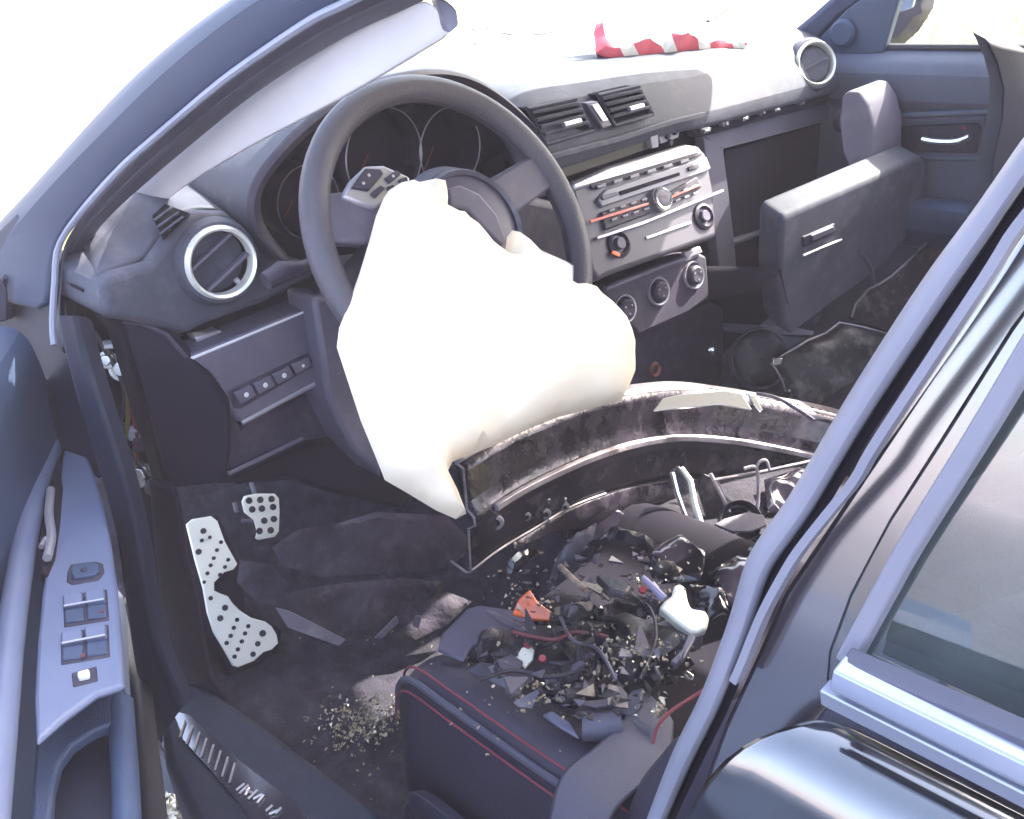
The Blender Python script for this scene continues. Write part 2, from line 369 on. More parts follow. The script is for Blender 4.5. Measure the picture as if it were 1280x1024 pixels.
# roof and far side (above the frame; they shade the cabin)
rc = []
for y, z0 in ((.15, 1.335), (.0, 1.375), (-.2, 1.42), (-.6, 1.45), (-1.2, 1.44), (-1.9, 1.36)):
    rc.append([V((x, y, z0-.085*(abs(x)/.58)**3)) for x in [(-.58+1.16*k/12) for k in range(13)]])
obj('roof', loft(rc, 13), m_paint, car, sub=1, solid=.02)
lx = lambda s: [V((s*.735, .52, .97)), V((s*.70, .3, 1.10)), V((s*.64, .12, 1.22)), V((s*.58, .0, 1.34))]
wsg = []
for t, y, z in ((0, .80, 1.0), (.33, .54, 1.14), (.66, .27, 1.27), (1, .0, 1.375)):
    hw = .55-.0*t
    wsg.append([V((hw*k/8, y-.10*(abs(k)/8)**2*(1-.3*t)-.16*(abs(k)/8)**3*(1-t), z-.05*(abs(k)/8)**3)) for k in range(-8, 9)])
obj('windscreen', loft(wsg, 17), m_ws, car, sub=1)
# passenger side pillar, seen through the windscreen
pp = PX(.70)
obj('passenger_pillar', [slab(pp.pts([(978, 50), (1012, 22), (1052, -14), (1100, -14), (1050, 22), (1022, 52)]), (.05, .02, 0))], m_pillar, car, bevel=.01)
obj('wiper_arm', tube([PY(.75)(885, 28), PY(.78)(905, 12), PY(.8)(925, -4)], .006, 8), m_dark, car)

# --- hinge pillar, sill, floor
hp = Pl((-.78, .385, .8), (-.7, -.7, 0))
obj('hinge_pillar', [slab(hp.pts([(98, 344), (140, 352), (160, 400), (180, 470), (205, 600), (215, 640), (225, 700), (240, 800), (220, 830), (196, 790), (160, 650), (122, 545), (92, 470), (80, 400)]), (.02, .03, 0))], m_black, car, bevel=.004)
ls = Pl((-.80, 0, .8), (-1, -.2, 0))
sl0 = sm_ = smooth_curve(ls.pts([(70, 395), (80, 440), (98, 510), (122, 590), (142, 660), (154, 740), (168, 840), (194, 935)]), 5)
sl1 = smooth_curve(ls.pts([(98, 395), (108, 440), (128, 505), (152, 580), (170, 650), (186, 740), (202, 810), (232, 880)]), 5)
tocam = V((-.75, -.45, .45)).normalized()
sl0 = resample(sl0, 40); sl1 = resample(sl1, 40)
obj('pillar_lower_seal', loft([[p-tocam*.02 for p in sl0], sl0, [a.lerp(b, .3)+tocam*.007 for a, b in zip(sl0, sl1)], [a.lerp(b, .6)+tocam*.002 for a, b in zip(sl0, sl1)], [a.lerp(b, .85)+tocam*.005 for a, b in zip(sl0, sl1)], sl1, [p-tocam*.02 for p in sl1]], 40), m_seal2, car, sub=1)
obj('door_edge_strip', tube(resample(smooth_curve([Pl((-.80, 0, .8), (-1, -.2, 0))(*q) for q in [(160, 755), (176, 830), (192, 905), (203, 942), (240, 975), (300, 1030)]], 5), 30), .0035, 6), m_sealb, car)
sill = PZ(.395)
obj('sill', [slab(sill.pts([(196, 860), (250, 850), (330, 905), (470, 1010), (560, 1090), (300, 1130), (240, 1024), (205, 950)]), (0, 0, -.12))], m_sill, car, bevel=.012, seg=3)
scuff = Pl((0, 0, .3985), (0, 0, 1))
sp = obj('scuff_plate', [slab(scuff.pts([(216, 888), (238, 893), (300, 950), (368, 1002), (420, 1060), (330, 1060), (300, 1005), (228, 925)]), (0, 0, -.003))], m_plate, car, bevel=.001)
for k in range(8):
    t = k/7; cx = 228+62*t; cy = 912+57*t; p0 = scuff(cx-3, cy+11); p1 = scuff(cx+4, cy-10-3*t)
    up_ = V((0, 0, .0025)); obj('tread_ridge', tube([p0+up_, p1+up_], .0013, 6), m_silver, sp)
# raised lettering strokes, as far as the photograph resolves them
lt = []
for (a, b, c, d) in [(296, 990, 306, 982), (300, 994, 311, 984), (307, 996, 312, 987), (308, 990, 317, 994), (311, 1001, 322, 990), (317, 1001, 328, 995), (322, 1006, 330, 996), (333, 1016, 341, 1009), (337, 1020, 348, 1015), (345, 1019, 352, 1012)]:
    lt.append(tube([scuff(a, b)+V((0, 0, .003)), scuff(c, d)+V((0, 0, .003))], .0014, 6))
obj('scuff_lettering', lt, m_silver, sp)
# floor pan, toe board, tunnel, bulkhead
fl = []
for x, dz in ((-.745, .10), (-.70, .0), (-.5, -.01), (-.25, .0), (-.17, .06), (-.14, .22), (.14, .22), (.17, .06), (.3, 0), (.66, 0), (.69, .1)):
    fl.append([V((x, y, min(z+dz, .42) if abs(x) > .73 or x < -.69 else z+dz)) for y, z in ((-1.2, .21), (-.3, .21), (.2, .215), (.42, .235), (.55, .32), (.72, .47), (.84, .60), (.86, .80))])
obj('floor_pan', loft([resample(c, 30) for c in fl], 30), m_carpet, car, solid=.01)
cb = []
rr = random.Random(5)
kp = Pl((-.715, 0, .6), (-1, -.2, 0))
obj('kick_panel', [slab(kp.pts([(185, 600), (215, 612), (224, 640), (232, 700), (246, 760), (262, 850), (285, 880), (240, 880), (205, 800)]), (.01, .01, 0))], m_black, car, bevel=.004)
hd = Pl((-.77, .37, .8), (-.7, -.7, 0))
bolt = []
for (a, b, r_) in ((152, 461, .010), (133, 450, .007), (172, 594, .011)):
    c = Pl((-.80, .36, .8), (-.7, -.7, 0))(a, b); n_ = V((-.6, -.75, .3))
    o = obj('hinge_bolt', [lathe([(.0001, .006), (r_*.9, .006), (r_, .004), (r_, -.01)], c, n_, 6), lathe([(r_*1.6, -.003), (r_*1.6, -.006), (.001, -.006)], c, n_, 18)], m_chrome, car, bevel=.0006)
for (a, b, w_, h__, mm) in ((148, 545, .022, .03, m_grey), (170, 540, .016, .018, m_silver), (152, 412, .012, .03, m_grey), (140, 430, .02, .01, m_silver), (205, 608, .02, .016, m_grey), (190, 603, .012, .02, m_grey), (206, 628, .014, .006, m_grey), (165, 622, .02, .01, m_dark), (176, 552, .018, .022, m_dark)):
    x_, y_, n_ = frame((-.6, -.75, .25)); c = Pl((-.79, .36, .8), (-.7, -.7, 0))(a, b)
    obj('wiring_connector', [box(c, (w_, h__, .016), (x_, y_, n_)), box(c+n_*.008+y_*h__*.2, (w_*.6, h__*.3, .008), (x_, y_, n_))], mm, car, bevel=.0015)
hpl = Pl((-.80, .36, .8), (-.7, -.7, 0))
for pts, mm in (([(118, 415), (128, 432), (150, 470), (156, 500), (150, 530)], m_dark), ([(155, 470), (158, 490), (160, 520), (158, 548)], m_yel), ([(168, 498), (166, 520), (172, 545), (170, 580)], m_dred), ([(140, 405), (150, 430), (166, 460), (178, 520), (186, 570), (196, 605)], m_dark), ([(168, 560), (170, 575), (169, 590)], m_yel), ([(108, 420), (120, 470), (135, 520), (160, 560), (185, 600)], m_dark), ([(195, 580), (190, 598), (183, 612), (200, 622)], m_grey)):
    obj('wiring_strand', tube(smooth_curve(hpl.pts(pts), 5), .0028, 6), mm, car)

# --- dashboard
W20 = PY(.20)
dash = empty('dashboard', (0, .3, .95)); dash.parent = car
bpy.context.view_layer.update()
dash.matrix_parent_inverse = Matrix.Identity(4); dash.location = (0, 0, 0)
# driver side vent pod
pod_px = [(128, 356), (134, 346), (152, 340), (186, 330), (205, 305), (222, 278), (250, 265), (285, 266), (308, 284), (322, 305), (345, 322), (385, 328), (398, 345), (330, 380), (262, 405), (232, 420), (175, 405), (130, 398)]
pod_geo = slab(W20.pts(pod_px), (.0, .12, .0))
obj('vent_pod', [pod_geo], m_dash, dash, bevel=.014, seg=4, ang=40)
E1 = W20.pts([(126, 354), (134, 347), (152, 340), (186, 330), (205, 305), (222, 278), (250, 265), (285, 266), (308, 284), (322, 305)])
E1 = [p+V((0, .012, -.003)) for p in E1]
F1 = [V((-.71, .40, .955)), V((-.705, .42, .98)), V((-.69, .45, 1.0)), V((-.64, .48, 1.015)), V((-.60, .48, 1.02)), V((-.56, .47, 1.025))]
G1 = [V((-.64, .52, .985)), V((-.60, .56, 1.015)), V((-.54, .60, 1.028))]
mm_ = [a.lerp(b, .5)+V((0, -.02, .012)) for a, b in zip(resample(E1, 20), resample(F1, 20))]
tl_geo = loft([E1, mm_, F1, G1], 20)
obj('dash_top_left', tl_geo, m_dash, dash, sub=1, solid=-.004)
# side demister grille
from mathutils.bvhtree import BVHTree
trees_ = [BVHTree.FromPolygons([tuple(q) for q in g[0]], g[1]) for g in (tl_geo, pod_geo)]
def on_dash(a, b, lift=.004):
    best = None
    for t_ in trees_:
        h_ = t_.ray_cast(CAM, ray(a, b).normalized())
        if h_[0] is not None and (best is None or h_[3] < best[1]): best = (h_[0], h_[3])
    p = best[0] if best else PY(.25)(a, b)
    return p-ray(a, b).normalized()*lift
dq = [on_dash(a, b, .015) for a, b in ((190, 270), (206, 255), (238, 267), (216, 283), (204, 300))]
dmo = obj('demister_grille', [slab(dq, ray(210, 270)*.016)], m_void, dash)
for k in range(3):
    a_ = dq[0].lerp(dq[4], .2+.28*k); b_ = dq[1].lerp(dq[2], .3+.3*k).lerp(dq[3], .15*k)
    obj('demister_slat', tube([a_-ray(210, 270)*.002, b_-ray(210, 270)*.002], .0016, 6), m_dash, dash)
# cluster hood: arch
arch_px = [(356, 330), (334, 306), (320, 280), (317, 252), (329, 222), (361, 183), (400, 148), (440, 122), (495, 101), (545, 93), (592, 101), (636, 128), (676, 168), (702, 215), (716, 262)]
ar = smooth_curve(PY(.17).pts(arch_px), 5); cc_ = V((-.32, .17, .93))
inn = [cc_+(p-cc_)*.945+V((0, .004, 0)) for p in ar]; inn2 = [cc_+(p-cc_)*.80+V((0, .13, 0)) for p in ar]
lipo = [p+V((0, .012, .004)) for p in ar]; bko = [cc_+(p-cc_)*1.0+V((0, .16, -.005)) for p in ar]
bk2 = [V((p.x*.98, .62, min(1.035, p.z))) for p in ar]
obj('cluster_hood', loft([lipo, ar, inn, inn2], 60), m_dark, dash, sub=1, solid=-.004)
obj('cluster_hood_cover', loft([lipo, bko, bk2], 60), m_dash, dash, sub=1)
obj('cluster_back', [slab([p+V((0, .002, 0)) for p in inn2], (0, .02, 0))], m_black, dash)
clu = []
cl_root = obj('instrument_cluster', [slab(PY(.295).pts([(330, 330), (330, 240), (400, 165), (480, 125), (560, 118), (620, 150), (680, 220), (690, 290)]), (0, .01, 0))], m_black, car)
for (a, b, r_) in ((383, 252, .045), (478, 196, .062), (560, 186, .055)):
    c = PY(.25)(a, b)
    obj('gauge_tube', lathe([(r_*.96, 0), (r_, -.006), (r_*1.04, -.002), (r_*1.02, .045)], c, (0, 1, 0), 40), m_dark, cl_root)
    obj('gauge_ring', lathe([(r_*.985, -.0055), (r_*1.0, -.0072), (r_*1.02, -.0055), (r_*1.0, -.004)], c, (0, 1, 0), 48, closed=True), m_silver, cl_root)
    obj('gauge_face', disc(c+V((0, .035, 0)), (0, -1, 0), r_*.97, .002, 32), m_black, cl_root)
    obj('gauge_needle', tube([c+V((0, .03, 0)), c+V((-r_*.4, .03, -r_*.55))], .0012, 5), m_dred, cl_root)
# centre and passenger dash pad
py17 = PY(.165)
low = [py17(*q) for q in [(660, 232), (690, 214), (760, 190), (835, 167), (880, 158), (960, 138), (1035, 118), (1046, 112)]]
up0 = [PY(.155)(*q) for q in [(650, 225), (686, 204), (758, 181), (833, 158), (880, 148), (958, 128), (1030, 108), (1044, 100)]]
up1 = [PY(.195)(*q) for q in [(630, 180), (652, 128), (740, 112), (802, 100), (860, 92), (935, 74), (990, 62), (1030, 56)]]
brk = [PY(.23)(*q) for q in [(615, 150), (640, 116), (735, 98), (800, 88), (860, 78), (935, 60), (988, 48), (1026, 46)]]
bk_a = [V((-.22, .36, 1.04)), V((0, .36, 1.042)), V((.3, .35, 1.043)), V((.6, .34, 1.04)), V((.70, .34, 1.03))]
bk_b = [V((-.22, .60, 1.035)), V((0, .60, 1.035)), V((.3, .56, 1.04)), V((.6, .5, 1.03)), V((.70, .46, 1.02))]
bk_c = [V((-.22, .80, 1.02)), V((0, .80, 1.02)), V((.3, .77, 1.02)), V((.6, .66, 1.01)), V((.70, .55, 1.0))]
obj('dash_pad', loft([sm(c) for c in (low, up0, up1, brk, bk_a, bk_b, bk_c)], 48), m_dash, dash, sub=1, solid=-.006)
# dash top between hood and windscreen, driver side
obj('dash_top_driver', loft([[V((-.58, .45, 1.024)), V((-.4, .45, 1.034)), V((-.18, .45, 1.040))], [V((-.52, .60, 1.02)), V((-.4, .64, 1.03)), V((-.18, .66, 1.034))], [V((-.46, .70, 1.0)), V((-.36, .8, 1.01)), V((-.18, .82, 1.02))]], 12), m_dash, dash, sub=1, solid=-.004)

def ring_vent(cpx, plane, axis, r, name='air_vent', slats=2, face=m_void, ringm=m_vring, rot=.45):
    c = plane(*cpx); root = obj(name, [lathe([(r*.86, .004), (r*.86, .03), (.001, .03)], c, -V(axis), 36)], face, car)
    ax = V(axis).normalized()
    obj('vent_ring', lathe([(r*.84, -.006), (r*.86, .008), (r*.93, .011), (r*1.0, .006), (r*1.02, -.008)], c, ax, 48), ringm, root)
    obj('vent_housing', lathe([(r*1.0, .003), (r*1.09, .002), (r*1.2, -.008), (r*1.22, -.03)], c, ax, 48), m_dash, root)
    x_, y_, _n = frame(ax); d = x_*math.cos(rot)+y_*math.sin(rot); e = _n.cross(d)
    for k in range(slats):
        o_ = (k-(slats-1)/2)*r*.72; hl = math.sqrt(max(.0001, (r*.84)**2-o_*o_))
        obj('vent_slat', [box(c+e*o_-ax*.004, (hl*2, .004, .011), (d, e, ax))], m_panel, root, bevel=.001)
    return root, c, d, e, ax
vr, c, d, e, ax = ring_vent((275, 328), PY(.185), (-.12, -.97, .1), .0405, rot=.48)
obj('vent_pivot', [tube([c-e*.030+ax*.004, c-e*.024+ax*.004], .003, 6)], m_silver, vr)
vr2, c, d, e, ax = ring_vent((1018, 80), PY(.165), (-.42, -.78, .32), .041, slats=0, face=m_panel, rot=.3)
obj('vent_flap', [lathe([(.001, .003), (.028, .002), (.033, -.004)], c, ax, 32), box(c+ax*.003, (.06, .006, .006), (d, e, ax))], m_dash, vr2, bevel=.001)
# centre vents
vp = Pl((0, .158, .98), (-.03, -.9, .30))
def quadp(q, u, v):
    a, b, c, d = q; x0 = a[0]+(b[0]-a[0])*u; y0 = a[1]+(b[1]-a[1])*u; x1 = d[0]+(c[0]-d[0])*u; y1 = d[1]+(c[1]-d[1])*u
    return x0+(x1-x0)*v, y0+(y1-y0)*v
for q, ns in (([(659, 136), (719, 124), (741, 163), (684, 180)], 5), ([(747, 119), (798, 108), (816, 143), (769, 157)], 5)):
    root = obj('air_vent', [slab([p+V((0, .004, 0)) for p in vp.pts(q)], (0, .02, 0))], m_void, car)
    fr = [vp(*p) for p in q]
    obj('vent_surround', tube(fr, .0035, 6, closed=True), m_dash, root)
    for k in range(ns-1):
        v_ = (k+.75)/ns; a = vp(*quadp(q, .02, v_)); b = vp(*quadp(q, .98, v_))
        obj('vent_slat', [slab([a+V((0, -.004, .004)), b+V((0, -.004, .004)), b+V((0, .012, .002)), a+V((0, .012, .002))], (0, 0, -.005))], m_dash, root, bevel=.001)
    a = vp(*quadp(q, .45, .62)); b = vp(*quadp(q, .8, .62)); obj('vent_tab', tube([a+V((0, -.006, 0)), b+V((0, -.006, 0))], .0045, 8), m_silver, root)
    a = vp(*quadp(q, .98, .1)); b = vp(*quadp(q, .98, .9)); obj('vent_wheel', tube([a, b], .004, 6), m_dark, root)
obj('hazard_switch', [slab([p+V((0, -.003, 0)) for p in vp.pts([(731, 129), (745, 126), (764, 157), (752, 161)])], (0, .012, 0))], m_panel, car, bevel=.002)
obj('hazard_switch_insert', [slab([p+V((0, -.006, 0)) for p in vp.pts([(736, 131), (744, 129), (757, 150), (750, 152)])], (0, .006, 0))], m_silver, car, bevel=.001)
# silver lip below the vents and the dull display bay
obj('vent_lip', sweep([PY(.145)(*q) for q in [(678, 200), (700, 193), (770, 175), (838, 153), (880, 143)]], [(-.006, -.003), (.006, -.003), (.004, .004), (-.004, .004)]), m_dash, car, bevel=.001)
disp = Pl((0, .165, .93), (0, -1, .1))
obj('display_bay', [slab(disp.pts([(688, 208), (700, 200), (806, 168), (812, 186), (708, 222)]), (0, .03, 0))], m_olive, car, bevel=.002)
obj('display_lip', tube(disp.pts([(690, 202), (720, 191), (748, 182)]), .0025, 6), m_silver, car)
obj('display_bracket', [slab(disp.pts([(806, 165), (816, 162), (817, 183), (809, 185)]), (0, -.01, 0)), slab(disp.pts([(824, 168), (850, 160), (848, 172), (826, 180)]), (0, .004, 0))], m_silver, car, bevel=.001)
for a, b in ((833, 170), (842, 165), (836, 178)): obj('bracket_screw', disc(disp(a, b), (0, -1, .1), .005, .006, 12), m_dark, car)
# backing structure of the stripped middle
back = PY(.235)
obj('dash_carrier', [slab(back.pts([(630, 190), (700, 190), (880, 150), (1035, 115), (1062, 200), (1050, 330), (905, 440), (860, 520), (760, 520), (700, 480), (640, 300)]), (0, .05, 0))], m_black, car)
# audio unit: bulging fascia
ax_ = Pl((.08, .125, .83), (-.10, -.90, .42)); an = ax_.n
body = [(716, 246), (712, 226), (760, 206), (858, 179), (872, 181), (884, 192), (893, 238), (897, 296), (760, 345), (748, 352), (738, 338)]
au = obj('audio_unit', [slab(ax_.pts(body), -an*.09)], m_audio, car, bevel=.008, seg=3)
obj('fascia_brow', [slab([p+an*.004 for p in ax_.pts([(712, 229), (760, 208), (857, 181), (872, 184), (878, 194), (730, 236), (716, 240)])], an*-.02)], m_silver, au, bevel=.005, seg=3)
def on(q, h=.0): return ax_(*q)+an*h
obj('button_strip', [slab([on(q, .005) for q in [(735, 231), (870, 191), (872, 196), (738, 237)]], -an*.006)], m_dark, au, bevel=.001)
for k in range(6):
    t = k/5; obj('preset_button', [slab([on((742+t*104+dx, 233.5-t*31+dy), .008) for dx, dy in ((0, 0), (11, -3.2), (12, 1), (1, 4.2))], -an*.006)], m_key, au, bevel=.001)
obj('cd_surround', [slab([on(q, .006) for q in [(744, 250), (755, 238), (880, 197), (886, 212), (880, 216), (750, 260)]], -an*.008)], m_key, au, bevel=.002)
obj('cd_slot', [slab([on(q, .0085) for q in [(770, 241), (845, 217), (846, 221), (772, 246)]], -an*.004)], m_black, au, bevel=.001)
obj('eject_button', [slab([on(q, .0095) for q in [(855, 211), (868, 206), (869, 212), (857, 216)]], -an*.004)], m_dark, au, bevel=.001)
obj('seek_button', [slab([on(q, .0095) for q in [(747, 247), (766, 241), (767, 246), (749, 252)]], -an*.004)], m_panel, au, bevel=.001)
for q in ([(749, 266), (806, 248), (810, 268), (754, 289)], [(832, 242), (868, 222), (874, 236), (836, 256)]):
    obj('key_block', [slab([on(p, .006) for p in q], -an*.006)], m_dark, au, bevel=.002)
for r_ in range(2):
    for k in range(4):
        a = 757+k*13.5+r_*3; b = 264-k*4.4+r_*11.5; obj('radio_key', [slab([on((a+dx, b+dy), .0085) for dx, dy in ((0, 0), (7, -2.3), (7.6, .6), (.6, 2.9))], -an*.004)], m_key, au, bevel=.0008)
    for k in range(3):
        a = 838+k*11+r_*2; b = 243-k*4.2+r_*8.5; obj('radio_key', [slab([on((a+dx, b+dy), .0085) for dx, dy in ((0, 0), (6, -2), (6.6, .6), (.6, 2.6))], -an*.004)], m_key, au, bevel=.0008)
obj('red_accent_strip', [slab([on(q, .0095) for q in [(733, 277), (806, 255), (806, 258), (734, 280.5)]], -an*.004), slab([on(q, .0095) for q in [(834, 247), (872, 231), (872, 233.5), (834, 250)]], -an*.004)], mat('red_strip_plastic', (.75, .16, .10), .3), au, bevel=.0006)  # plain red accent strips across the fascia
obj('chrome_strip', [slab([on(q, .008) for q in [(742, 297), (800, 278), (900, 238), (901, 241), (801, 282), (743, 301)]], -an*.006)], m_silver, au, bevel=.0008)
kn = on((822, 251), .0)
obj('volume_knob', [lathe([(.0185, 0), (.0185, .012), (.0165, .016), (.014, .0155)], kn, an, 32), ], m_chrome, au)
obj('knob_cap', lathe([(.001, .015), (.010, .016), (.0145, .0145)], kn, an, 32), m_panel, au)
for q, r_ in (((773, 305), .021), ((879, 271), .021)):
    c = on(q, 0); obj('side_dial', [lathe([(.001, -.002), (r_*.6, 0), (r_*.8, .006), (r_, .004), (r_*1.05, 0)], c, an, 32)], m_dark, au)
    obj('dial_hub', [disc(c, an, r_*.45, .008, 20)], m_grey, au)
obj('dial_orange_mark', [slab([on(q, .0075) for q in [(762, 314), (772, 318), (771, 323), (760, 318)]], -an*.004)], m_orange, au, bevel=.001)  # plain orange mark below the dial
obj('lower_groove', [slab([on(q, .003) for q in [(806, 296), (862, 277), (863, 280), (807, 300)]], -an*.004)], m_silver, au, bevel=.0006)
# climate panel with three knobs
cp = Pl((.06, .135, .70), (-.12, -.94, .25)); cn = cp.n
cl = obj('climate_panel', [slab(cp.pts([(752, 362), (780, 348), (870, 314), (884, 320), (888, 372), (862, 392), (800, 420), (778, 400)]), -cn*.06)], m_dark, car, bevel=.006)
obj('climate_brow', tube(cp.pts([(756, 362), (785, 350), (826, 334), (870, 318)]), .005, 8), m_panel, cl)
obj('climate_tab', [slab([p+cn*.006 for p in cp.pts([(852, 316), (872, 308), (876, 316), (856, 324)])], -cn*.01)], m_silver, cl, bevel=.002)
for q in ((822, 364), (866, 344), (780, 386)):
    c = cp(*q); obj('climate_knob', lathe([(.001, .012), (.012, .013), (.0155, .010), (.017, -.002)], c, cn, 28), m_dark, cl)
    obj('knob_ring', lathe([(.0195, .001), (.0205, .0045), (.0225, .005), (.0235, 0)], c, cn, 36), m_silver, cl)
    for k in range(3):
        x_, y_, _n = frame(cn); a = k*2.09+.5; obj('knob_mark', disc(c+x_*math.cos(a)*.008+y_*math.sin(a)*.008+cn*.0115, cn, .0018, .002, 8), m_silver, cl)
low_ = Pl((.05, .17, .6), (0, -1, .1))
obj('console_front', [slab(low_.pts([(740, 390), (800, 400), (888, 375), (905, 385), (905, 470), (870, 530), (760, 530)]), (0, .08, 0))], m_dark, car, bevel=.006)
obj('lighter_socket', lathe([(.008, .001), (.0115, .006), (.014, 0)], low_(818, 462), (0, -1, .1), 20), mat('copper_socket', (.28, .10, .07), .4), car)
# stripped lips right of the stack and round the glove box hole
gp_ = Pl((0, .185, 0), (0, -1, 0))
obj('trim_carrier', [slab(gp_.pts(q), (0, .02, 0)) for q in ([(880, 170), (1036, 126), (1042, 150), (905, 186), (905, 190)], [(880, 172), (904, 184), (918, 300), (922, 352), (902, 362), (895, 300), (884, 215)], [(1036, 126), (1048, 128), (1058, 205), (1049, 214), (1040, 150)], [(905, 305), (960, 288), (962, 291), (907, 310)])], m_strip, car, bevel=.003)
obj('trim_groove', [slab(PY(.172).pts([(868, 162), (960, 140), (1036, 117), (1040, 126), (884, 170), (872, 172)]), (0, .02, 0))], m_black, car, bevel=.002)
for (a, b) in ((882, 163), (930, 148), (905, 155), (951, 141), (970, 137), (1000, 129)):
    c = PY(.165)(a, b); obj('trim_clip', [box(c, (.018, .01, .006)), disc(c+V((0, -.004, .001)), (0, -1, .3), .004, .003, 10)], m_chrome if a in (882, 930, 970) else m_grey, car, bevel=.001)
obj('glove_box_hole', [slab(PY(.2).pts([(906, 190), (1036, 152), (1043, 156), (1056, 225), (1046, 330), (918, 340)]), (0, .02, 0))], m_black, car)
# hanging end cover at the passenger end of the dash
ec = PY(.07)
ecp = Pl((.55, .06, .86), (-.75, -.6, .25))
obj('dash_end_cover', [slab(ecp.pts([(1052, 120), (1060, 113), (1074, 114), (1086, 132), (1093, 160), (1092, 205), (1080, 222), (1062, 214), (1052, 190), (1048, 150)]), (.085, -.012, .006))], m_panel, car, bevel=.014, seg=4)
obj('end_cover_socket', [lathe([(.012, .004), (.018, .006), (.02, -.003)], PY(.13)(1052, 152), (-.3, -.9, .2), 20)], m_dark, car)
# glove box door hanging open
gd = Pl((.45, -.01, .78), (-.12, -.93, -.1)); gn = gd.n
gb = obj('glove_box_door', [slab(gd.pts([(978, 276), (985, 268), (1150, 196), (1158, 201), (1161, 240), (1140, 290), (1110, 330), (1052, 372), (988, 420), (980, 405), (974, 345)]), -gn*.05+V((0, 0, .012)))], m_dash, car, bevel=.009, seg=4)
obj('glove_box_latch', [slab([p+gn*.003 for p in gd.pts([(1002, 296), (1042, 279), (1044, 290), (1004, 309)])], -gn*.008)], m_dark, gb, bevel=.002)
obj('latch_handle', [slab([p+gn*.008 for p in gd.pts([(1010, 293), (1038, 281), (1040, 287), (1012, 300)])], -gn*.006)], m_panel, gb, bevel=.002)
obj('latch_lip', tube([p+gn*.003 for p in gd.pts([(1002, 319), (1025, 309), (1050, 299)])], .0025, 6), m_silver, gb)
obj('glove_box_bin', loft([gd.pts([(962, 360), (975, 330), (985, 380), (1000, 400)]), [p+V((-.05, .16, -.02)) for p in gd.pts([(940, 390), (960, 330), (1000, 330), (1060, 350)])]], 12), m_black, gb, solid=.003)
obj('loose_cable', tube(smooth_curve(gd.pts([(1074, 314), (1083, 325), (1090, 340), (1091, 358)]), 5), .004, 8), m_grey, car)

# --- driver's lower panels
lp = Pl((-.62, .175, .8), (0, -.97, .1)); lpn = lp.n
sp_ = obj('driver_lower_panel', [slab(lp.pts([(234, 447), (388, 384), (412, 380), (440, 470), (404, 484), (300, 530), (286, 512), (264, 470)]), V((0, .05, 0)))], m_panel, car, bevel=.005)
obj('lower_panel_shelf', loft([lp.pts([(236, 448), (300, 422), (388, 386), (410, 378)]), PY(.215).pts([(240, 436), (300, 408), (392, 366), (412, 360)])], 12), m_garn, car, solid=.003)  # lit top of the panel, its brightness put into a paler material
obj('column_side_cover', [slab(Pl((-.52, .14, .75), (-.1, -.97, .1)).pts([(392, 372), (420, 372), (452, 480), (480, 600), (440, 560), (410, 500), (402, 440)]), (0, .06, 0))], m_panel, car, bevel=.006)
gapb = PY(.21)
obj('gap_bracket', [slab(gapb.pts([(243, 422), (276, 413), (283, 420), (280, 430), (250, 434)]), (0, .02, 0)), slab(gapb.pts([(290, 410), (318, 402), (320, 406), (292, 416)]), (0, .01, 0))], m_silver, car, bevel=.002)
obj('dash_inner_frame', [slab(PY(.245).pts([(100, 360), (240, 405), (400, 340), (450, 480), (450, 596), (280, 604), (205, 604), (150, 420)]), (0, .03, 0))], m_black, car)
sb = obj('switch_bezel', [slab([p+lpn*.002 for p in lp.pts([(284, 489), (384, 441), (392, 457), (300, 511), (292, 510)])], -lpn*.006)], m_dark, car, bevel=.001)
for k in range(4):
    u0, u1 = .03+k*.245, .03+k*.245+.215; q = [(286, 490), (384, 443), (391, 457), (296, 508)]
    pts = [lp(*quadp(q, a, b))+lpn*.006 for a, b in ((u0, .1), (u1, .1), (u1, .9), (u0, .9))]
    s_ = obj('dash_switch', [slab(pts, -lpn*.006)], m_panel, sb, bevel=.0015)
    cen = sum(pts, V())/4
    obj('switch_symbol', disc(cen+lpn*.0003, lpn, .003 if k < 3 else .002, .001, 12), m_garn, sb)
obj('panel_slot_lip', tube(lp.pts([(302, 529), (350, 503), (399, 477)]), .003, 6), m_silver, car)
obj('slot_end_stop', disc(lp(399, 478), lpn, .005, .006, 12), m_silver, car)
obj('lower_knee_panel', [slab(Pl((0, .20, 0), (0, -1, 0)).pts([(292, 516), (302, 534), (400, 484), (440, 474), (455, 540), (380, 552), (286, 596), (284, 560)]), (0, .03, 0))], m_dark, car, bevel=.004)
obj('knee_panel_lip', tube(PY(.195).pts([(285, 592), (330, 571), (378, 548)]), .003, 6), m_panel, car)
obj('knee_beam', [slab(PY(.24).pts([(286, 600), (380, 556), (470, 545), (540, 600), (500, 636), (420, 618), (360, 598), (300, 606)]), (0, .04, -.01))], m_black, car, bevel=.01)
ed = Pl((-.70, .17, .8), (-.75, -.65, 0))
obj('dash_end_plate', [slab(ed.pts([(152, 402), (172, 408), (208, 416), (234, 445), (258, 470), (284, 508), (288, 560), (284, 594), (268, 606), (214, 612), (196, 560), (176, 480)]), (.015, .02, 0))], m_black, car, bevel=.005)
obj('end_plate_edge', tube(ed.pts([(154, 402), (178, 405), (208, 418), (233, 447)]), .0025, 6), m_dark, car)

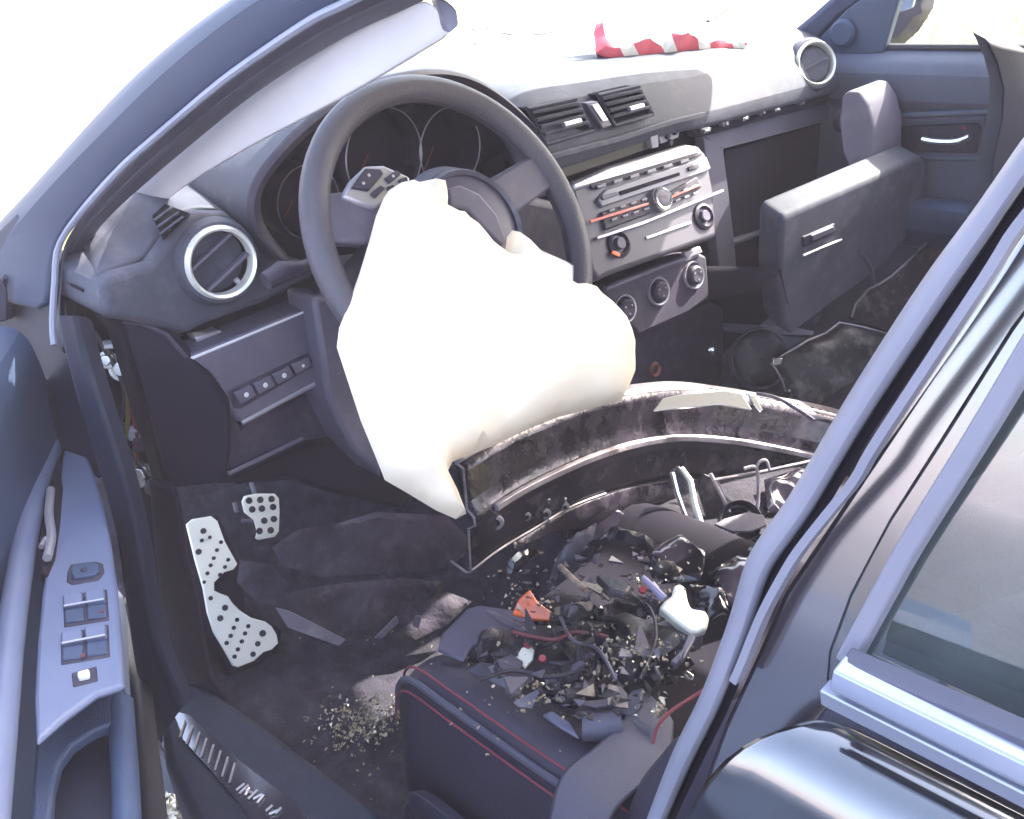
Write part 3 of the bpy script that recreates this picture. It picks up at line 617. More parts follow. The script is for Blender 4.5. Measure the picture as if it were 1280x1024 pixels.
# --- steering wheel
SC = V((-.444, .016, .957)); SN = V((0, -.859, .512)); E1_ = V((1, 0, 0)); E2_ = V((0, .512, .859))
sw = empty('steering_wheel', (0, 0, 0)); sw.parent = car
wp = lambda a, b, h=0: SC+E1_*a+E2_*b+SN*h
obj('rim', tube([wp(.1725*math.cos(t), .1725*math.sin(t)) for t in [k*math.pi/36 for k in range(72)]], .0155, 14, closed=True), m_leather, sw)
obj('rim_stitching', tube([wp(.1575*math.cos(t), .1575*math.sin(t), .002) for t in [k*math.pi/36 for k in range(72)]], .0012, 5, closed=True), m_dark, sw)
obj('hub', [lathe([(.001, .035), (.045, .034), (.068, .026), (.078, .008), (.076, -.03), (.06, -.06)], SC, SN, 40)], m_panel, sw)
obj('hub_ring', lathe([(.058, .033), (.062, .0365), (.066, .031), (.062, .028)], SC, SN, 40, closed=True), m_grey, sw)
def spoke(a0, a1, r0, r1, w0, w1, nm='spoke', m=m_panel, th=.016, h=.006):
    c0, c1 = V((math.cos(a0)*r0, math.sin(a0)*r0)), V((math.cos(a1)*r1, math.sin(a1)*r1)); d = (c1-c0).normalized(); n_ = V((-d.y, d.x))
    q = [c0+n_*w0, c1+n_*w1, c1-n_*w1, c0-n_*w0]
    return obj(nm, [slab([wp(p.x, p.y, h) for p in q], -SN*th)], m, sw, bevel=.005, seg=3)
spoke(R(140), R(158), .05, .166, .034, .026); spoke(R(188), R(192), .05, .166, .02, .016, m=m_silver)
spoke(R(22), R(14), .05, .166, .026, .022); spoke(R(-30), R(-34), .05, .166, .018, .014, m=m_silver); spoke(R(-110), R(-108), .05, .166, .02, .02); spoke(R(-70), R(-72), .05, .166, .02, .02)
wpl = Pl(SC+SN*.012, SN)
obj('button_pod', [slab(wpl.pts([(428, 246), (440, 224), (458, 207), (480, 206), (514, 221), (512, 236), (486, 248), (470, 262), (446, 254)]), -SN*.014)], m_silver, sw, bevel=.004, seg=3)
for q in ([(438, 236), (455, 212), (474, 213), (478, 219), (460, 240)], [(480, 224), (494, 214), (500, 219), (486, 231)], [(462, 243), (474, 233), (480, 237), (468, 249)], [(482, 235), (490, 232), (494, 238), (486, 241)], [(497, 226), (506, 222), (509, 228), (500, 231)]):
    obj('wheel_button', [slab([p+SN*.004 for p in wpl.pts(q)], -SN*.006)], m_dark, sw, bevel=.0015)
for q in ((452, 231), (459, 221), (489, 222)): obj('button_mark', disc(wpl(*q)+SN*.0035, SN, .0018, .001, 8), m_silver, sw)
# airbag bursting from the hub, hanging over the rim towards the seat
apx = [(480, 247), (486, 238), (502, 228), (522, 228), (545, 223), (556, 232), (560, 246), (559, 262), (572, 263), (588, 274), (606, 292), (624, 308), (632, 312), (634, 296), (640, 288), (652, 294), (672, 316), (700, 345), (716, 355), (734, 354), (752, 372), (779, 400), (789, 421), (792, 445), (793, 466), (785, 486), (775, 502), (735, 512), (700, 521), (676, 530), (650, 541), (620, 556), (590, 568), (566, 577), (560, 588), (572, 612), (583, 642), (570, 649), (545, 638), (512, 618), (481, 600), (470, 572), (451, 526), (436, 480), (421, 434), (424, 410), (436, 380), (450, 340), (462, 300), (470, 270)]
apl = Pl((-.44, -.075, .95), (-.33, -.78, .53))
def awarp(p):
    return V((0, 0, 0))
obj('airbag', pillow(apl.pts(apx), apl.n, .055, .011, wr=.010, wf=16, seed=3, edge=.35, back=.25), m_air, sw)
obj('airbag_vent_flap', [slab(Pl(SC+SN*.045, SN).pts([(560, 235), (575, 230), (600, 242), (622, 268), (634, 300), (628, 308), (606, 285), (585, 262), (564, 258)]), -SN*.01)], m_panel, sw, bevel=.003)
# column and stalks
obj('steering_column', [lathe([(.055, -.03), (.058, -.06), (.05, -.2), (.03, -.3)], SC, SN, 24)], m_dark, car)
obj('column_shroud', [slab(PY(.12).pts([(590, 250), (640, 236), (700, 250), (722, 330), (700, 380), (610, 380), (560, 300)]), (0, .1, -.03))], m_dark, car, bevel=.015, seg=3)
obj('column_stalk', [tube(PY(.09).pts([(598, 244), (618, 240), (640, 239)]), [.006, .008, .010], 10), tube(PY(.09).pts([(640, 239), (665, 236), (684, 233)]), [.013, .013, .011], 12)], m_grey, car)
obj('stalk_collar', [tube(PY(.088).pts([(636, 240), (641, 239)]), .0145, 12), tube(PY(.088).pts([(652, 238), (655, 237)]), .014, 12)], m_silver, car)
obj('left_stalk', [tube(PY(.1).pts([(332, 352), (352, 340), (376, 336), (400, 326)]), [.010, .012, .009, .006], 10)], m_dark, car)

# --- pedals
pd = Pl((-.6, .45, .37), (.0, -.80, .60)); pn = pd.n
dp_px = [(233, 655), (240, 649), (264, 645), (272, 651), (281, 676), (297, 705), (292, 712), (281, 715), (274, 722), (268, 728), (268, 738), (276, 742), (285, 745), (291, 754), (300, 763), (306, 767), (314, 772), (332, 777), (340, 783), (346, 793), (348, 804), (340, 812), (330, 815), (318, 826), (298, 834), (291, 832), (280, 812), (267, 790), (259, 765), (254, 735), (244, 700)]
fr_ = obj('footrest_pedal', [slab(pd.pts(dp_px), -pn*.006)], m_alu, car, bevel=.0015)
for (a, b, r_) in [(254, 664, 4), (276, 678, 2.6), (248, 690, 4), (271, 688, 2.6), (285, 700, 2.6), (267, 698, 2.6), (281, 709, 2.6), (263, 707, 2.6), (259, 717, 2.6), (275, 719, 3), (255, 728, 2.2), (263, 748, 3), (281, 760, 4), (275, 773, 4), (296, 775, 2.8), (310, 783, 2.8), (292, 785, 2.8), (306, 792, 2.8), (288, 795, 2.8), (302, 802, 2.8), (283, 804, 2.8), (297, 812, 2.8), (328, 792, 4.5), (322, 805, 3.6), (316, 818, 3.6), (293, 821, 2.8), (252, 676, 2.6), (262, 672, 2.4)]:
    c = pd(a, b); obj('rubber_stud', disc(c, pn, r_*.00115, .003, 12), m_rub, fr_)
cpx_ = [(303, 627), (306, 620), (320, 617), (344, 617), (349, 623), (350, 640), (349, 664), (344, 671), (324, 675), (320, 673), (322, 664), (318, 650), (306, 640)]
cpd = Pl((-.47, .50, .40), (0, -.86, .5)); 
ct = obj('clutch_pedal', [slab(cpd.pts(cpx_), -cpd.n*.006)], m_alu, car, bevel=.0015)
for (a, b) in [(311, 626), (325, 625), (339, 624), (327, 636), (341, 634), (315, 637), (330, 651), (342, 649), (324, 664), (338, 663)]:
    obj('rubber_stud', disc(cpd(a, b), cpd.n, .0054, .003, 12), m_rub, ct)
obj('pedal_arm', [tube([cpd(322, 619)+V((0, .01, 0)), cpd(321, 604)+V((0, .02, 0)), PY(.6)(330, 560)], .004, 8), tube(cpd.pts([(293, 628), (296, 640)]), .004, 8), tube(cpd.pts([(302, 651), (316, 652)]), .0035, 8)], m_grey, ct)
obj('footrest_base', [slab([p-pn*.008 for p in pd.pts([(225, 650), (275, 640), (305, 705), (310, 760), (355, 785), (352, 820), (290, 845), (250, 780)])], -pn*.03)], m_black, car, bevel=.005)

# --- seats, console, belt
seat = empty('driver_seat', (0, 0, 0)); seat.parent = car
rows = []
prof = [(-.642, -.22), (-.648, -.12), (-.644, -.03), (-.636, .004), (-.618, .016), (-.590, .012), (-.56, -.006), (-.53, -.028), (-.40, -.034), (-.27, -.028), (-.24, -.006), (-.20, .016), (-.165, .018), (-.145, .0), (-.135, -.04), (-.13, -.2)]
SY = ((.0, -.16, .93), (-.004, -.08, .96), (-.02, -.03, .98), (-.05, -.004, .99), (-.12, .0, 1), (-.25, .0, 1), (-.40, .004, 1), (-.60, .01, 1))
for y, dz, k in SY:
    rows.append(resample(sm([V((-.4+(x+.4)*k, y, .488+z+dz)) for x, z in prof]), 60))
obj('seat_bolster', loft([r_[:25] for r_ in rows], 25), m_seat2, seat, sub=1)
obj('seat_cushion', loft([[p+V((0, .03*min(1, i_/5), -.002-.012*min(1, i_/6))) for i_, p in enumerate(r_[24:])] for r_ in rows], 36), m_seat, seat, sub=1)
def seamc(x, z): return sm([V((-.4+(x+.4)*k, y, .488+z+dz)) for y, dz, k in SY[1:]])
for x, z in ((-.646, -.012), (-.630, .014)): obj('red_piping', tube(seamc(x, z), .0015, 6), m_red, seat)
obj('bolster_seam', tube(seamc(-.640, .002), .0042, 8), m_belt, seat)
obj('seat_valance', [sweep(sm([V((-.65, -.04, .24)), V((-.665, -.06, .32)), V((-.675, -.14, .355)), V((-.68, -.28, .345)), V((-.68, -.5, .34))]), [(-.012, -.09), (.012, -.09), (.012, .0), (.004, .012), (-.010, .008)])], m_seat2, seat, bevel=.004)
sbk = []
for z, y, dx in ((.50, -.42, .0), (.58, -.44, .012), (.72, -.55, .02), (.85, -.68, .02), (.95, -.80, .06)):
    sbk.append([V((x, y+dy, z)) for x, dy in ((-.66+dx, -.12), (-.665+dx, -.03), (-.64+dx, .045), (-.59+dx, .05), (-.55, .0), (-.40, -.01), (-.25, .0), (-.20-dx, .05), (-.15-dx, .045), (-.13-dx, -.03), (-.13-dx, -.12))])
obj('seat_backrest', loft([sm(r_) for r_ in sbk], 50), m_seat2, seat, sub=1, solid=-.01)
obj('backrest_piping', tube(sm([Pl((-.62, -.38, .6), (0, -.9, .3))(*q) for q in [(884, 860), (862, 874), (838, 890), (822, 908), (816, 930)]]), .0018, 6), m_red, seat)
# passenger seat
ps = empty('passenger_seat', (0, 0, 0)); ps.parent = car
obj('seat_cushion', [box((.42, -.32, .40), (.48, .56, .16))], m_seat, ps, bevel=.05, seg=4)
obj('seat_backrest', [slab([V((.20, -.50, .45)), V((.20, -.66, .95)), V((.26, -.68, 1.0)), V((.58, -.68, 1.0)), V((.66, -.66, .95)), V((.66, -.50, .45))], (0, -.12, .0))], m_seat, ps, bevel=.04, seg=4)
obj('centre_console', [slab([V((-.12, .16, .42)), V((.13, .16, .42)), V((.13, -.5, .42)), V((-.12, -.5, .42))], (0, 0, -.15))], m_seat, car, bevel=.02, seg=3)
obj('gear_lever_gaiter', [lathe([(.05, 0), (.035, .03), (.014, .07), (.012, .10)], V((.02, .03, .45)), (0, 0, 1), 20)], m_seat, car)
# belt lying over the seat edge
bc = [(812, 868, .50), (806, 905, .515), (772, 945, .525), (735, 985, .53), (712, 1040, .53)]
L_ = [PZ(z)(a-26, b-16) for a, b, z in [(826, 872, .50), (800, 915, .515), (768, 948, .525), (726, 982, .53), (708, 1050, .52)]]
R_ = [PZ(z)(a+22, b+20) for a, b, z in [(822, 880, .50), (816, 928, .515), (785, 960, .525), (745, 1000, .53), (735, 1055, .52)]]
obj('seat_belt', loft([sm(L_), [a.lerp(b, .5)+V((0, 0, .004)) for a, b in zip(resample(sm(L_), 24), resample(sm(R_), 24))], sm(R_)], 24), m_belt, car, solid=.002, sub=1)

# --- torn insulation and carpet flaps in the footwell
tp = Pl((-.45, .35, .42), (-.3, -.75, .6))
for q, th, sd_, w_ in (([(372, 662), (420, 655), (470, 640), (560, 645), (600, 690), (560, 712), (480, 716), (400, 722), (352, 706), (340, 684)], .010, 4, .014), ([(300, 700), (340, 706), (360, 730), (352, 758), (320, 752), (296, 728)], .006, 14, .012), ([(352, 742), (420, 730), (500, 722), (560, 728), (540, 752), (500, 762), (470, 790), (420, 806), (380, 788), (350, 766)], .008, 9, .016), ([(500, 752), (560, 740), (590, 752), (560, 780), (520, 800), (494, 784)], .006, 19, .012)):
    obj('torn_insulation', pillow(tp.pts(q), tp.n, .002, .008, wr=w_*.55, wf=17, seed=sd_), m_mat, car)
obj('torn_trim_flap', [slab(Pl((-.45, .2, .35), (-.2, -.6, .75)).pts(q), (.003, .006, -.004)) for q in ([(496, 770), (499, 778), (478, 798), (468, 798)], [(520, 770), (527, 770), (524, 786), (517, 784)], [(344, 760), (362, 764), (432, 800), (424, 808), (360, 785)])], m_grey, car, bevel=.001)
obj('floor_mat', pillow(Pl((0, 0, .228), (0, 0, 1)).pts([(318, 880), (360, 860), (430, 850), (520, 850), (548, 905), (540, 980), (620, 1090), (470, 1090), (380, 960)]), (0, 0, 1), .008, .02, wr=.006, wf=8, seed=2, edge=.1), m_carpet, car)

# --- passenger door
pw = PX(.685); pnn = V((1, 0, 0))
pdoor = empty('passenger_door', (0, 0, 0)); pdoor.parent = car
obj('door_upper_trim', loft([[V((.72, y, z+.012)) for y, z in ((.26, .975), (-.1, .99), (-.9, 1.01))], [V((.69, y, z)) for y, z in ((.26, .972), (-.1, .985), (-.9, 1.005))], [V((.672, y, z)) for y, z in ((.26, .955), (-.1, .965), (-.9, .985))], [V((.676, y, z)) for y, z in ((.26, .885), (-.1, .905), (-.9, .93))], [V((.70, y, z)) for y, z in ((.26, .875), (-.1, .893), (-.9, .92))]], 10), m_doorp, pdoor, sub=1)
obj('window_seal', tube([V((.715, .26, .985)), V((.715, -.1, 1.0)), V((.715, -.9, 1.02))], .008, 8), m_rub, pdoor)
obj('door_lower_trim', [slab([V((.70, .4, .89)), V((.70, -.9, .925)), V((.70, -.9, .25)), V((.70, .4, .25))], (.03, 0, 0))], m_doorp, pdoor)
obj('door_shelf', [slab(PX(.68).pts([(1110, 142), (1252, 136), (1252, 142), (1112, 148)]), (.02, 0, 0))], m_doorp, pdoor, bevel=.002)
obj('handle_recess', [slab(PX(.694).pts([(1118, 158), (1222, 154), (1226, 160), (1220, 192), (1130, 190), (1112, 178)]), (.01, 0, 0))], m_dark, pdoor, bevel=.003)
obj('inner_handle', tube(sm(PX(.672).pts([(1153, 174), (1170, 177), (1195, 177), (1212, 171)])), [.006]*16, 8), m_chrome, pdoor)
obj('handle_surround', tube(PX(.69).pts([(1108, 150), (1232, 146), (1228, 198), (1118, 196), (1102, 180)]), .005, 6, closed=True), m_doorp, pdoor)
obj('armrest', loft([[V((.70, y, z)) for y, z in ((.12, .72), (-.1, .735), (-.5, .75))], [V((.66, y, z)) for y, z in ((.1, .735), (-.1, .745), (-.5, .76))], [V((.62, y, z)) for y, z in ((.06, .73), (-.1, .742), (-.5, .76))], [V((.62, y, z)) for y, z in ((.06, .68), (-.1, .69), (-.5, .70))], [V((.70, y, z)) for y, z in ((.12, .62), (-.1, .63), (-.5, .65))]], 12), m_door, pdoor, sub=1, solid=.003)
obj('red_lock_mark', disc(PX(.69)(1206, 160), (-1, 0, 0), .003, .002, 8), m_redp, pdoor)
obj('window_sail_panel', [slab(PX(.70).pts([(1020, 52), (1056, 14), (1100, -20), (1130, -20), (1104, 66), (1046, 72)]), (.02, 0, 0))], m_door, pdoor, bevel=.003)
obj('sail_speaker', lathe([(.001, .003), (.02, .004), (.026, -.002)], PX(.69)(1052, 42), (-1, 0, 0), 24), m_door, pdoor)
pwg = PX(.73)
obj('window_glass', (pwg.pts([(1100, 76), (1300, 76), (1400, -200), (1100, -120)]), [(0, 1, 2, 3)]), glassmat('side_glass', (.9, .95, .92), .04, .01, .5), pdoor)
mr_ = obj('door_mirror', pillow(PX(.88).pts([(1102, -20), (1175, -20), (1168, 15), (1150, 42), (1128, 60), (1104, 58), (1098, 30)]), (-1, -.5, 0), .03, .02, back=1.5), m_dark, car)
obj('mirror_inner_face', [slab(PX(.84).pts([(1114, -10), (1145, -10), (1140, 10), (1118, 18)]), (.01, 0, 0))], m_trim, mr_, bevel=.002)
# torn seat cover edge beyond the pillar
tb = Pl((.3, -.37, .9), (-.3, -.9, 0))
obj('torn_backrest_cover', [slab(tb.pts([(1231, 48), (1240, 54), (1252, 58), (1290, 66), (1300, 200), (1262, 250), (1232, 300), (1222, 292), (1238, 240), (1241, 200), (1252, 150), (1254, 112), (1246, 80)]), (.06, .04, 0))], m_seal2, ps, bevel=.006, seg=3)

# --- driver's door, hanging partly open at the left
dd = V((-.33, -.94, 0)).normalized(); dn = V((dd.y, -dd.x, 0))  # towards outside
H0 = V((-.83, .42, 0))
ddoor = empty('driver_door', (0, 0, 0)); ddoor.parent = car
dpl = Pl(H0+V((-.025, 0, .8)), (.94, -.33, 0))
face_px = [(-60, 345), (12, 402), (30, 402), (44, 408), (58, 432), (72, 470), (88, 510), (110, 570), (133, 640), (146, 720), (160, 800), (166, 880), (172, 960), (176, 1080), (-120, 1080), (-120, 500)]
arm = Pl((0, 0, .70), (0.05, 0, 1))
cf = [PZ(.905)(-14, 404), PZ(.905)(4, 402), PZ(.905)(22, 402), PZ(.895)(42, 407), PZ(.87)(58, 436), PZ(.80)(76, 486), PZ(.74)(92, 540), PZ(.68)(108, 600), PZ(.60)(124, 680), PZ(.48)(148, 800), PZ(.36)(168, 900)]
cf = [V((p.x-.012, min(p.y, .42), p.z)) for p in cf]
dd2 = V((-.55, -.83, .0)).normalized()
obj('door_card', loft([cf, [p+dd2*.1 for p in cf], [p+dd2*.5 for p in cf], [p+dd2*1.05 for p in cf]], 26), m_door, ddoor, sub=1, solid=.0)
obj('door_shell', [slab([cf[1]+V((-.02, 0, -.01)), cf[-1]+V((-.02, 0, 0)), cf[-1]+dd2*1.05+V((-.02, 0, 0)), cf[1]+dd2*1.05+V((-.02, 0, -.01))], V((-.06, .02, 0)))], m_paint, ddoor, bevel=.01)
def up(p, h): return p+V((0, 0, h))
ap = [(86, 526), (100, 550), (113, 580), (127, 620), (138, 676), (147, 740), (151, 790), (155, 856), (120, 867), (82, 895), (44, 928), (42, 870), (46, 800), (52, 740), (62, 680), (72, 620), (78, 570)]
obj('armrest_panel', [slab(arm.pts(ap), V((0, 0, -.008)))], m_doorlt, ddoor, bevel=.004, seg=3)
obj('armrest_rim', tube(resample(sm([up(p, .002) for p in arm.pts([(86, 524), (70, 552), (50, 600), (34, 670), (22, 740), (12, 815), (4, 900), (-6, 1000), (-20, 1120)])]), 30), .012, 10), m_doorlt, ddoor)
obj('handle_scoop', [slab([up(p, .001) for p in arm.pts([(76, 590), (80, 610), (76, 660), (70, 700), (60, 724), (50, 716), (47, 690), (54, 640), (64, 604)])], V((0, 0, -.03)))], m_black, ddoor, bevel=.003)
obj('inner_handle', [tube(sm([up(p, .008) for p in arm.pts([(66, 620), (64, 650), (67, 680), (62, 706)])]), .0045, 8), tube(sm([up(p, .006) for p in arm.pts([(54, 690), (60, 680), (66, 684)])]), .003, 8)], m_silver, ddoor)
def key(px, h, mt, name, th=.008, bv=.0015, par=None):
    return obj(name, [slab([up(p, h) for p in arm.pts(px)], V((0, 0, -th)))], mt, par or ddoor, bevel=bv)
key([(84, 716), (88, 706), (120, 702), (129, 705), (131, 716), (124, 726), (90, 732), (83, 728)], .001, m_dark, 'mirror_adjuster')
key([(89, 717), (92, 710), (119, 706), (125, 709), (126, 716), (120, 722), (93, 727)], .004, m_door, 'mirror_adjuster_dial')
key([(102, 716), (110, 714), (111, 718), (103, 720)], .006, m_dark, 'adjuster_arrow')
for q in ([(78, 746), (134, 737), (137, 776), (80, 785)], [(76, 793), (136, 781), (138, 822), (76, 832)]):
    key(q, .001, m_dark, 'switch_well')
    for k in range(2):
        u0, u1 = .04+k*.49, .47+k*.49
        key([quadp(q, u0, .10), quadp(q, u1, .10), quadp(q, u1, .46), quadp(q, u0, .46)], .006, m_doorlt, 'window_switch')
        key([quadp(q, u0, .50), quadp(q, u1, .50), quadp(q, u1, .92), quadp(q, u0, .92)], .003, m_door, 'window_switch')
    a, b = quadp(q, .06, .48), quadp(q, .94, .46); obj('switch_edge', tube([up(arm(*a), .006), up(arm(*b), .006)], .0011, 6), m_silver, ddoor)
key([(89, 842), (121, 833), (123, 852), (91, 860)], .001, m_dark, 'lock_switch_well'); key([(98, 845), (113, 841), (113, 850), (99, 853)], .005, m_garn, 'lock_switch')
key([(126, 767), (131, 766), (131, 769), (126, 770)], .004, m_dred, 'switch_mark', .002, .0003); key([(103, 823), (108, 822), (108, 825), (103, 826)], .005, m_dred, 'switch_mark', .002, .0003)
pk = Pl((0, 0, .60), (0, 0, 1))
zl = Pl((0, 0, .698), (0, 0, 1))
obj('armrest_lip', [slab(zl.pts([(44, 929), (82, 896), (120, 868), (155, 857), (159, 900), (146, 902), (118, 912), (90, 930), (74, 952), (66, 985), (62, 1040), (60, 1100), (36, 1100), (40, 990)]), V((0, 0, -.012)))], m_lip, ddoor, bevel=.003, seg=3)
obj('pocket_floor', [slab(Pl((0, 0, .672), (0, 0, 1)).pts([(60, 985), (72, 945), (100, 915), (150, 895), (160, 960), (166, 1100), (50, 1100)]), V((0, 0, -.01)))], m_seal2, ddoor, bevel=.002)
obj('pocket_wall', tube(sm(Pl((0, 0, .69), (0, 0, 1)).pts([(151, 880), (154, 930), (157, 980), (160, 1080)])), .011, 10), m_door, ddoor)
obj('door_edge_seal', tube(resample(sm([Pl(H0+V((.02, 0, .8)), (.94, -.33, .1))(*q) for q in [(52, 405), (70, 440), (96, 505), (128, 580), (150, 660), (166, 760), (176, 860), (186, 960), (196, 1060)]]), 40), .012, 10), m_rub, ddoor)
obj('check_strap', [slab(Pl((-.79, .38, .5), (-.6, -.75, 0)).pts([(2, 345), (12, 348), (14, 400), (4, 400)]), (.01, .01, 0))], m_dark, ddoor, bevel=.002)
obj('rear_view_sail', [slab(Pl((-.84, .40, 1.0), (-.6, -.75, 0)).pts([(-30, 345), (3, 345), (12, 365), (12, 404), (-30, 404)]), (-.02, .03, 0))], m_seal2, ddoor, bevel=.004)

# --- B pillar seal and rear door
bp = Pl((-.80, 0, .93), (-1, .0, .2))
bl = sm(bp.pts([(1300, 150), (1280, 179), (1228, 254), (1160, 347), (1067, 491), (990, 622), (953, 674), (931, 712), (909, 787), (874, 880), (840, 949), (808, 1030), (790, 1080)]))
br = sm(Pl((-.79, 0, .93), (-1, .0, .2)).pts([(1345, 180), (1290, 245), (1240, 322), (1170, 425), (1085, 552), (1032, 640), (1002, 684), (975, 722), (948, 796), (912, 885), (880, 950), (842, 1030), (820, 1080)]))
blr, brr = resample(bl, 60), resample(br, 60)
g_ = lambda t, o_: [a.lerp(b, t)+tocam*o_ for a, b in zip(blr, brr)]
obj('b_pillar_seal', loft([g_(0, -.02), g_(0, 0), g_(.15, .004), g_(.42, .008), g_(.62, .006), g_(.70, -.003), g_(.70, -.012)], 60), m_sealb, car, sub=1)
obj('b_pillar_groove', loft([g_(.68, -.006), g_(.82, -.010), g_(1, -.003), g_(1.05, -.02)], 60), m_seal2, car)
ridge = sm(Pl((-.800, 0, .93), (-1, .0, .2)).pts([(1330, 215), (1272, 284), (1235, 343), (1101, 546), (1072, 596), (1040, 636), (1008, 676), (990, 702), (960, 756), (945, 790), (931, 825), (920, 850)]))
obj('b_pillar_ridge', sweep(resample(ridge, 50), [(-.0025, -.004), (.0025, -.004), (.002, .004), (-.002, .004)], up=V((-1, 0, 0))), m_sealb, car)
rdoor = empty('rear_door', (0, 0, 0)); rdoor.parent = car
rdp = Pl((-.795, 0, .93), (-1, 0, .24))
obj('b_pillar', [slab(Pl((-.785, 0, .93), (-1, 0, .30)).pts([(1310, 245), (1240, 350), (1100, 560), (1040, 650), (980, 740), (940, 830), (905, 905), (860, 1030), (840, 1090), (900, 1090), (1000, 925), (1060, 850), (1130, 700), (1180, 600), (1300, 400)]), (.03, 0, 0))], m_plate, car, bevel=.003)
# window channel line, glass, belt mouldings
fp = Pl((-.805, 0, .93), (-1, 0, .30))
obj('rear_door_frame', [slab(fp.pts([(1340, 300), (1262, 410), (1180, 540), (1110, 650), (1060, 745), (1034, 815), (1030, 862), (1050, 850), (1066, 822), (1150, 672), (1212, 562), (1300, 420)]), (.012, 0, 0))], m_paint, rdoor, bevel=.002)
ch = sm(Pl((-.812, 0, .93), (-1, 0, .24)).pts([(1330, 372), (1290, 432), (1222, 545), (1138, 680), (1098, 752), (1058, 826)]))
obj('glass_run_channel', sweep(resample(ch, 40), [(-.0055, -.004), (.0055, -.004), (.004, .004), (-.004, .004)], up=V((-1, 0, 0))), m_sealb, rdoor, bevel=.001)
rg = []
for k in range(7):
    z = .90+k*.055; zz_ = z-.93; x = -.803+.24*zz_+.20*zz_*zz_
    rg.append([V((x, y, z)) for y in (-.50, -.62, -.8, -1.05, -1.35)])
gl_front = Pl((-.803, 0, .93), (-1, 0, .24))
gf = [gl_front(1062, 822), gl_front(1140, 676), gl_front(1220, 540), gl_front(1290, 430), gl_front(1345, 340)]
gr = []
for p in resample(gf, 10):
    gr.append([V((p.x+.18*max(0, p.z-.93)**2, y, p.z)) for y in [p.y-(.0)-t for t in (0, .1, .3, .5, .8)]])
obj('rear_door_glass', loft(gr, 12), m_glass, rdoor)
def strip(name, px0, px1, plane, prof, m, bv=.001):
    a = plane(*px0); b = plane(*px1); d = (b-a); b2 = a+d*3.2
    return obj(name, sweep([a, b, b2], prof, up=V((-1, 0, 0))), m, rdoor, bevel=bv)
mp = Pl((-.815, 0, .93), (-1, 0, .0))
strip('belt_rubber', (1058, 826), (1280, 920), mp, [(-.0055, -.004), (.0055, -.004), (.004, .005), (-.003, .005)], m_seal)
strip('belt_moulding', (1048, 842), (1280, 955), Pl((-.820, 0, .93), (-1, 0, 0)), [(-.0085, -.004), (.0085, -.004), (.0085, .003), (.003, .008), (-.006, .006)], m_trim)
strip('belt_gap', (1040, 857), (1280, 980), mp, [(-.003, -.004), (.003, -.004), (.003, .002), (-.003, .002)], m_rub)
strip('belt_lower_moulding', (1030, 866), (1280, 992), Pl((-.818, 0, .93), (-1, 0, 0)), [(-.006, -.004), (.006, -.004), (.005, .003), (-.005, .005)], m_trim)
# door skin: crowned shoulder falling to the side
def skin_pt(a, b, dx, dz): p = mp(a, b); return V((p.x+dx, p.y, p.z+dz))
edge_px = [(1024, 872), (1002, 901), (968, 928), (948, 942), (935, 975), (925, 1040)]
sk = []
for t, (dx, z) in enumerate(((.012, .926), (-.002, .923), (-.012, .916), (-.020, .902), (-.030, .875), (-.040, .82), (-.045, .65), (-.04, .45))):
    y0 = -.625+.012*t
    sk.append([V((-.812+dx, y, z-.006*math.sin((y+.6)*3))) for y in (y0, y0-.02, -.75, -.9, -1.1, -1.4)])
obj('door_skin', loft([sm(r_) for r_ in sk], 30), m_paint, rdoor, sub=1, solid=-.003)

# ------------------------------------------------------------ loose wreckage
# bumper beam across the seat: pressed W-section steel
bt = smooth_curve([V((-.477, .015, .680)), V((-.40, .02, .677)), V((-.24, .03, .655)), V((-.06, .02, .61)), V((.06, -.02, .565)), V((.17, -.09, .515)), V((.24, -.16, .48))], 6)
beam_root = empty('bumper_beam', (-.2, 0, .5)); beam_root.location = (0, 0, 0)
tag(beam_root, 'long bent black steel bumper beam lying across the front seats under the airbag', 'car part')
# profile points: (toward viewer, down)
pf = [(-.034, .0), (-.003, -.002), (.004, -.004), (.0045, -.055), (.016, -.062), (.018, -.072), (.006, -.080), (.004, -.138), (-.004, -.141), (-.03, -.136)]
vw = V((-.62, -.78, 0)).normalized()
curves = []
for a, d_ in pf:
    cvs = []
    n_ = len(bt)
    for i, p in enumerate(bt):
        t = (bt[min(i+1, n_-1)]-bt[max(i-1, 0)]).normalized(); s = V((t.y, -t.x, 0)).normalized()
        if s.dot(vw) < 0: s = -s
        w = 1-.06*(i/(n_-1))
        dn_ = noise.noise(p*9+V((0, 0, d_*20)))*.006
        lean = V((.10*d_*(1 if i < 6 else .6), 0, 0))
        cvs.append(p+s*(a+dn_)+V((0, 0, d_*w))+V((.15*d_, .15*d_, 0)))
    curves.append(cvs)
obj('beam_shell', loft(curves, 60), m_beam, beam_root, sub=1, solid=-.003)
lowc = resample(curves[7], 60)[6:]
lf = [[p+V((0, 0, -.001)) for p in lowc], [p+vw*.012+V((0, 0, -.014)) for p in lowc], [p+vw*.010+V((0, 0, -.050*min(1, k/12))) for k, p in enumerate(lowc)], [p-vw*.03+V((0, 0, -.058*min(1, k/12))) for k, p in enumerate(lowc)]]
obj('beam_lower_face', loft(lf, 54), m_beam, beam_root, sub=1, solid=-.002)
rd = [c.lerp(d__, .5)+V((-.003, -.004, .0)) for c, d__ in zip(resample(curves[4], 60), resample(curves[5], 60))]
obj('beam_ridge', sweep(rd[3:58], [(-.0055, -.004), (.0055, -.004), (.004, .004), (-.004, .004)], up=V((-.6, -.75, .2))), m_beam2, beam_root, bevel=.001)
tc_ = resample(curves[1], 60); tc2 = resample(curves[0], 60)
obj('beam_top_flange', loft([[p+V((0, 0, .003)) for p in tc_], [p+V((0, 0, .003)) for p in tc2]], 60), m_beam2, beam_root, solid=.002)
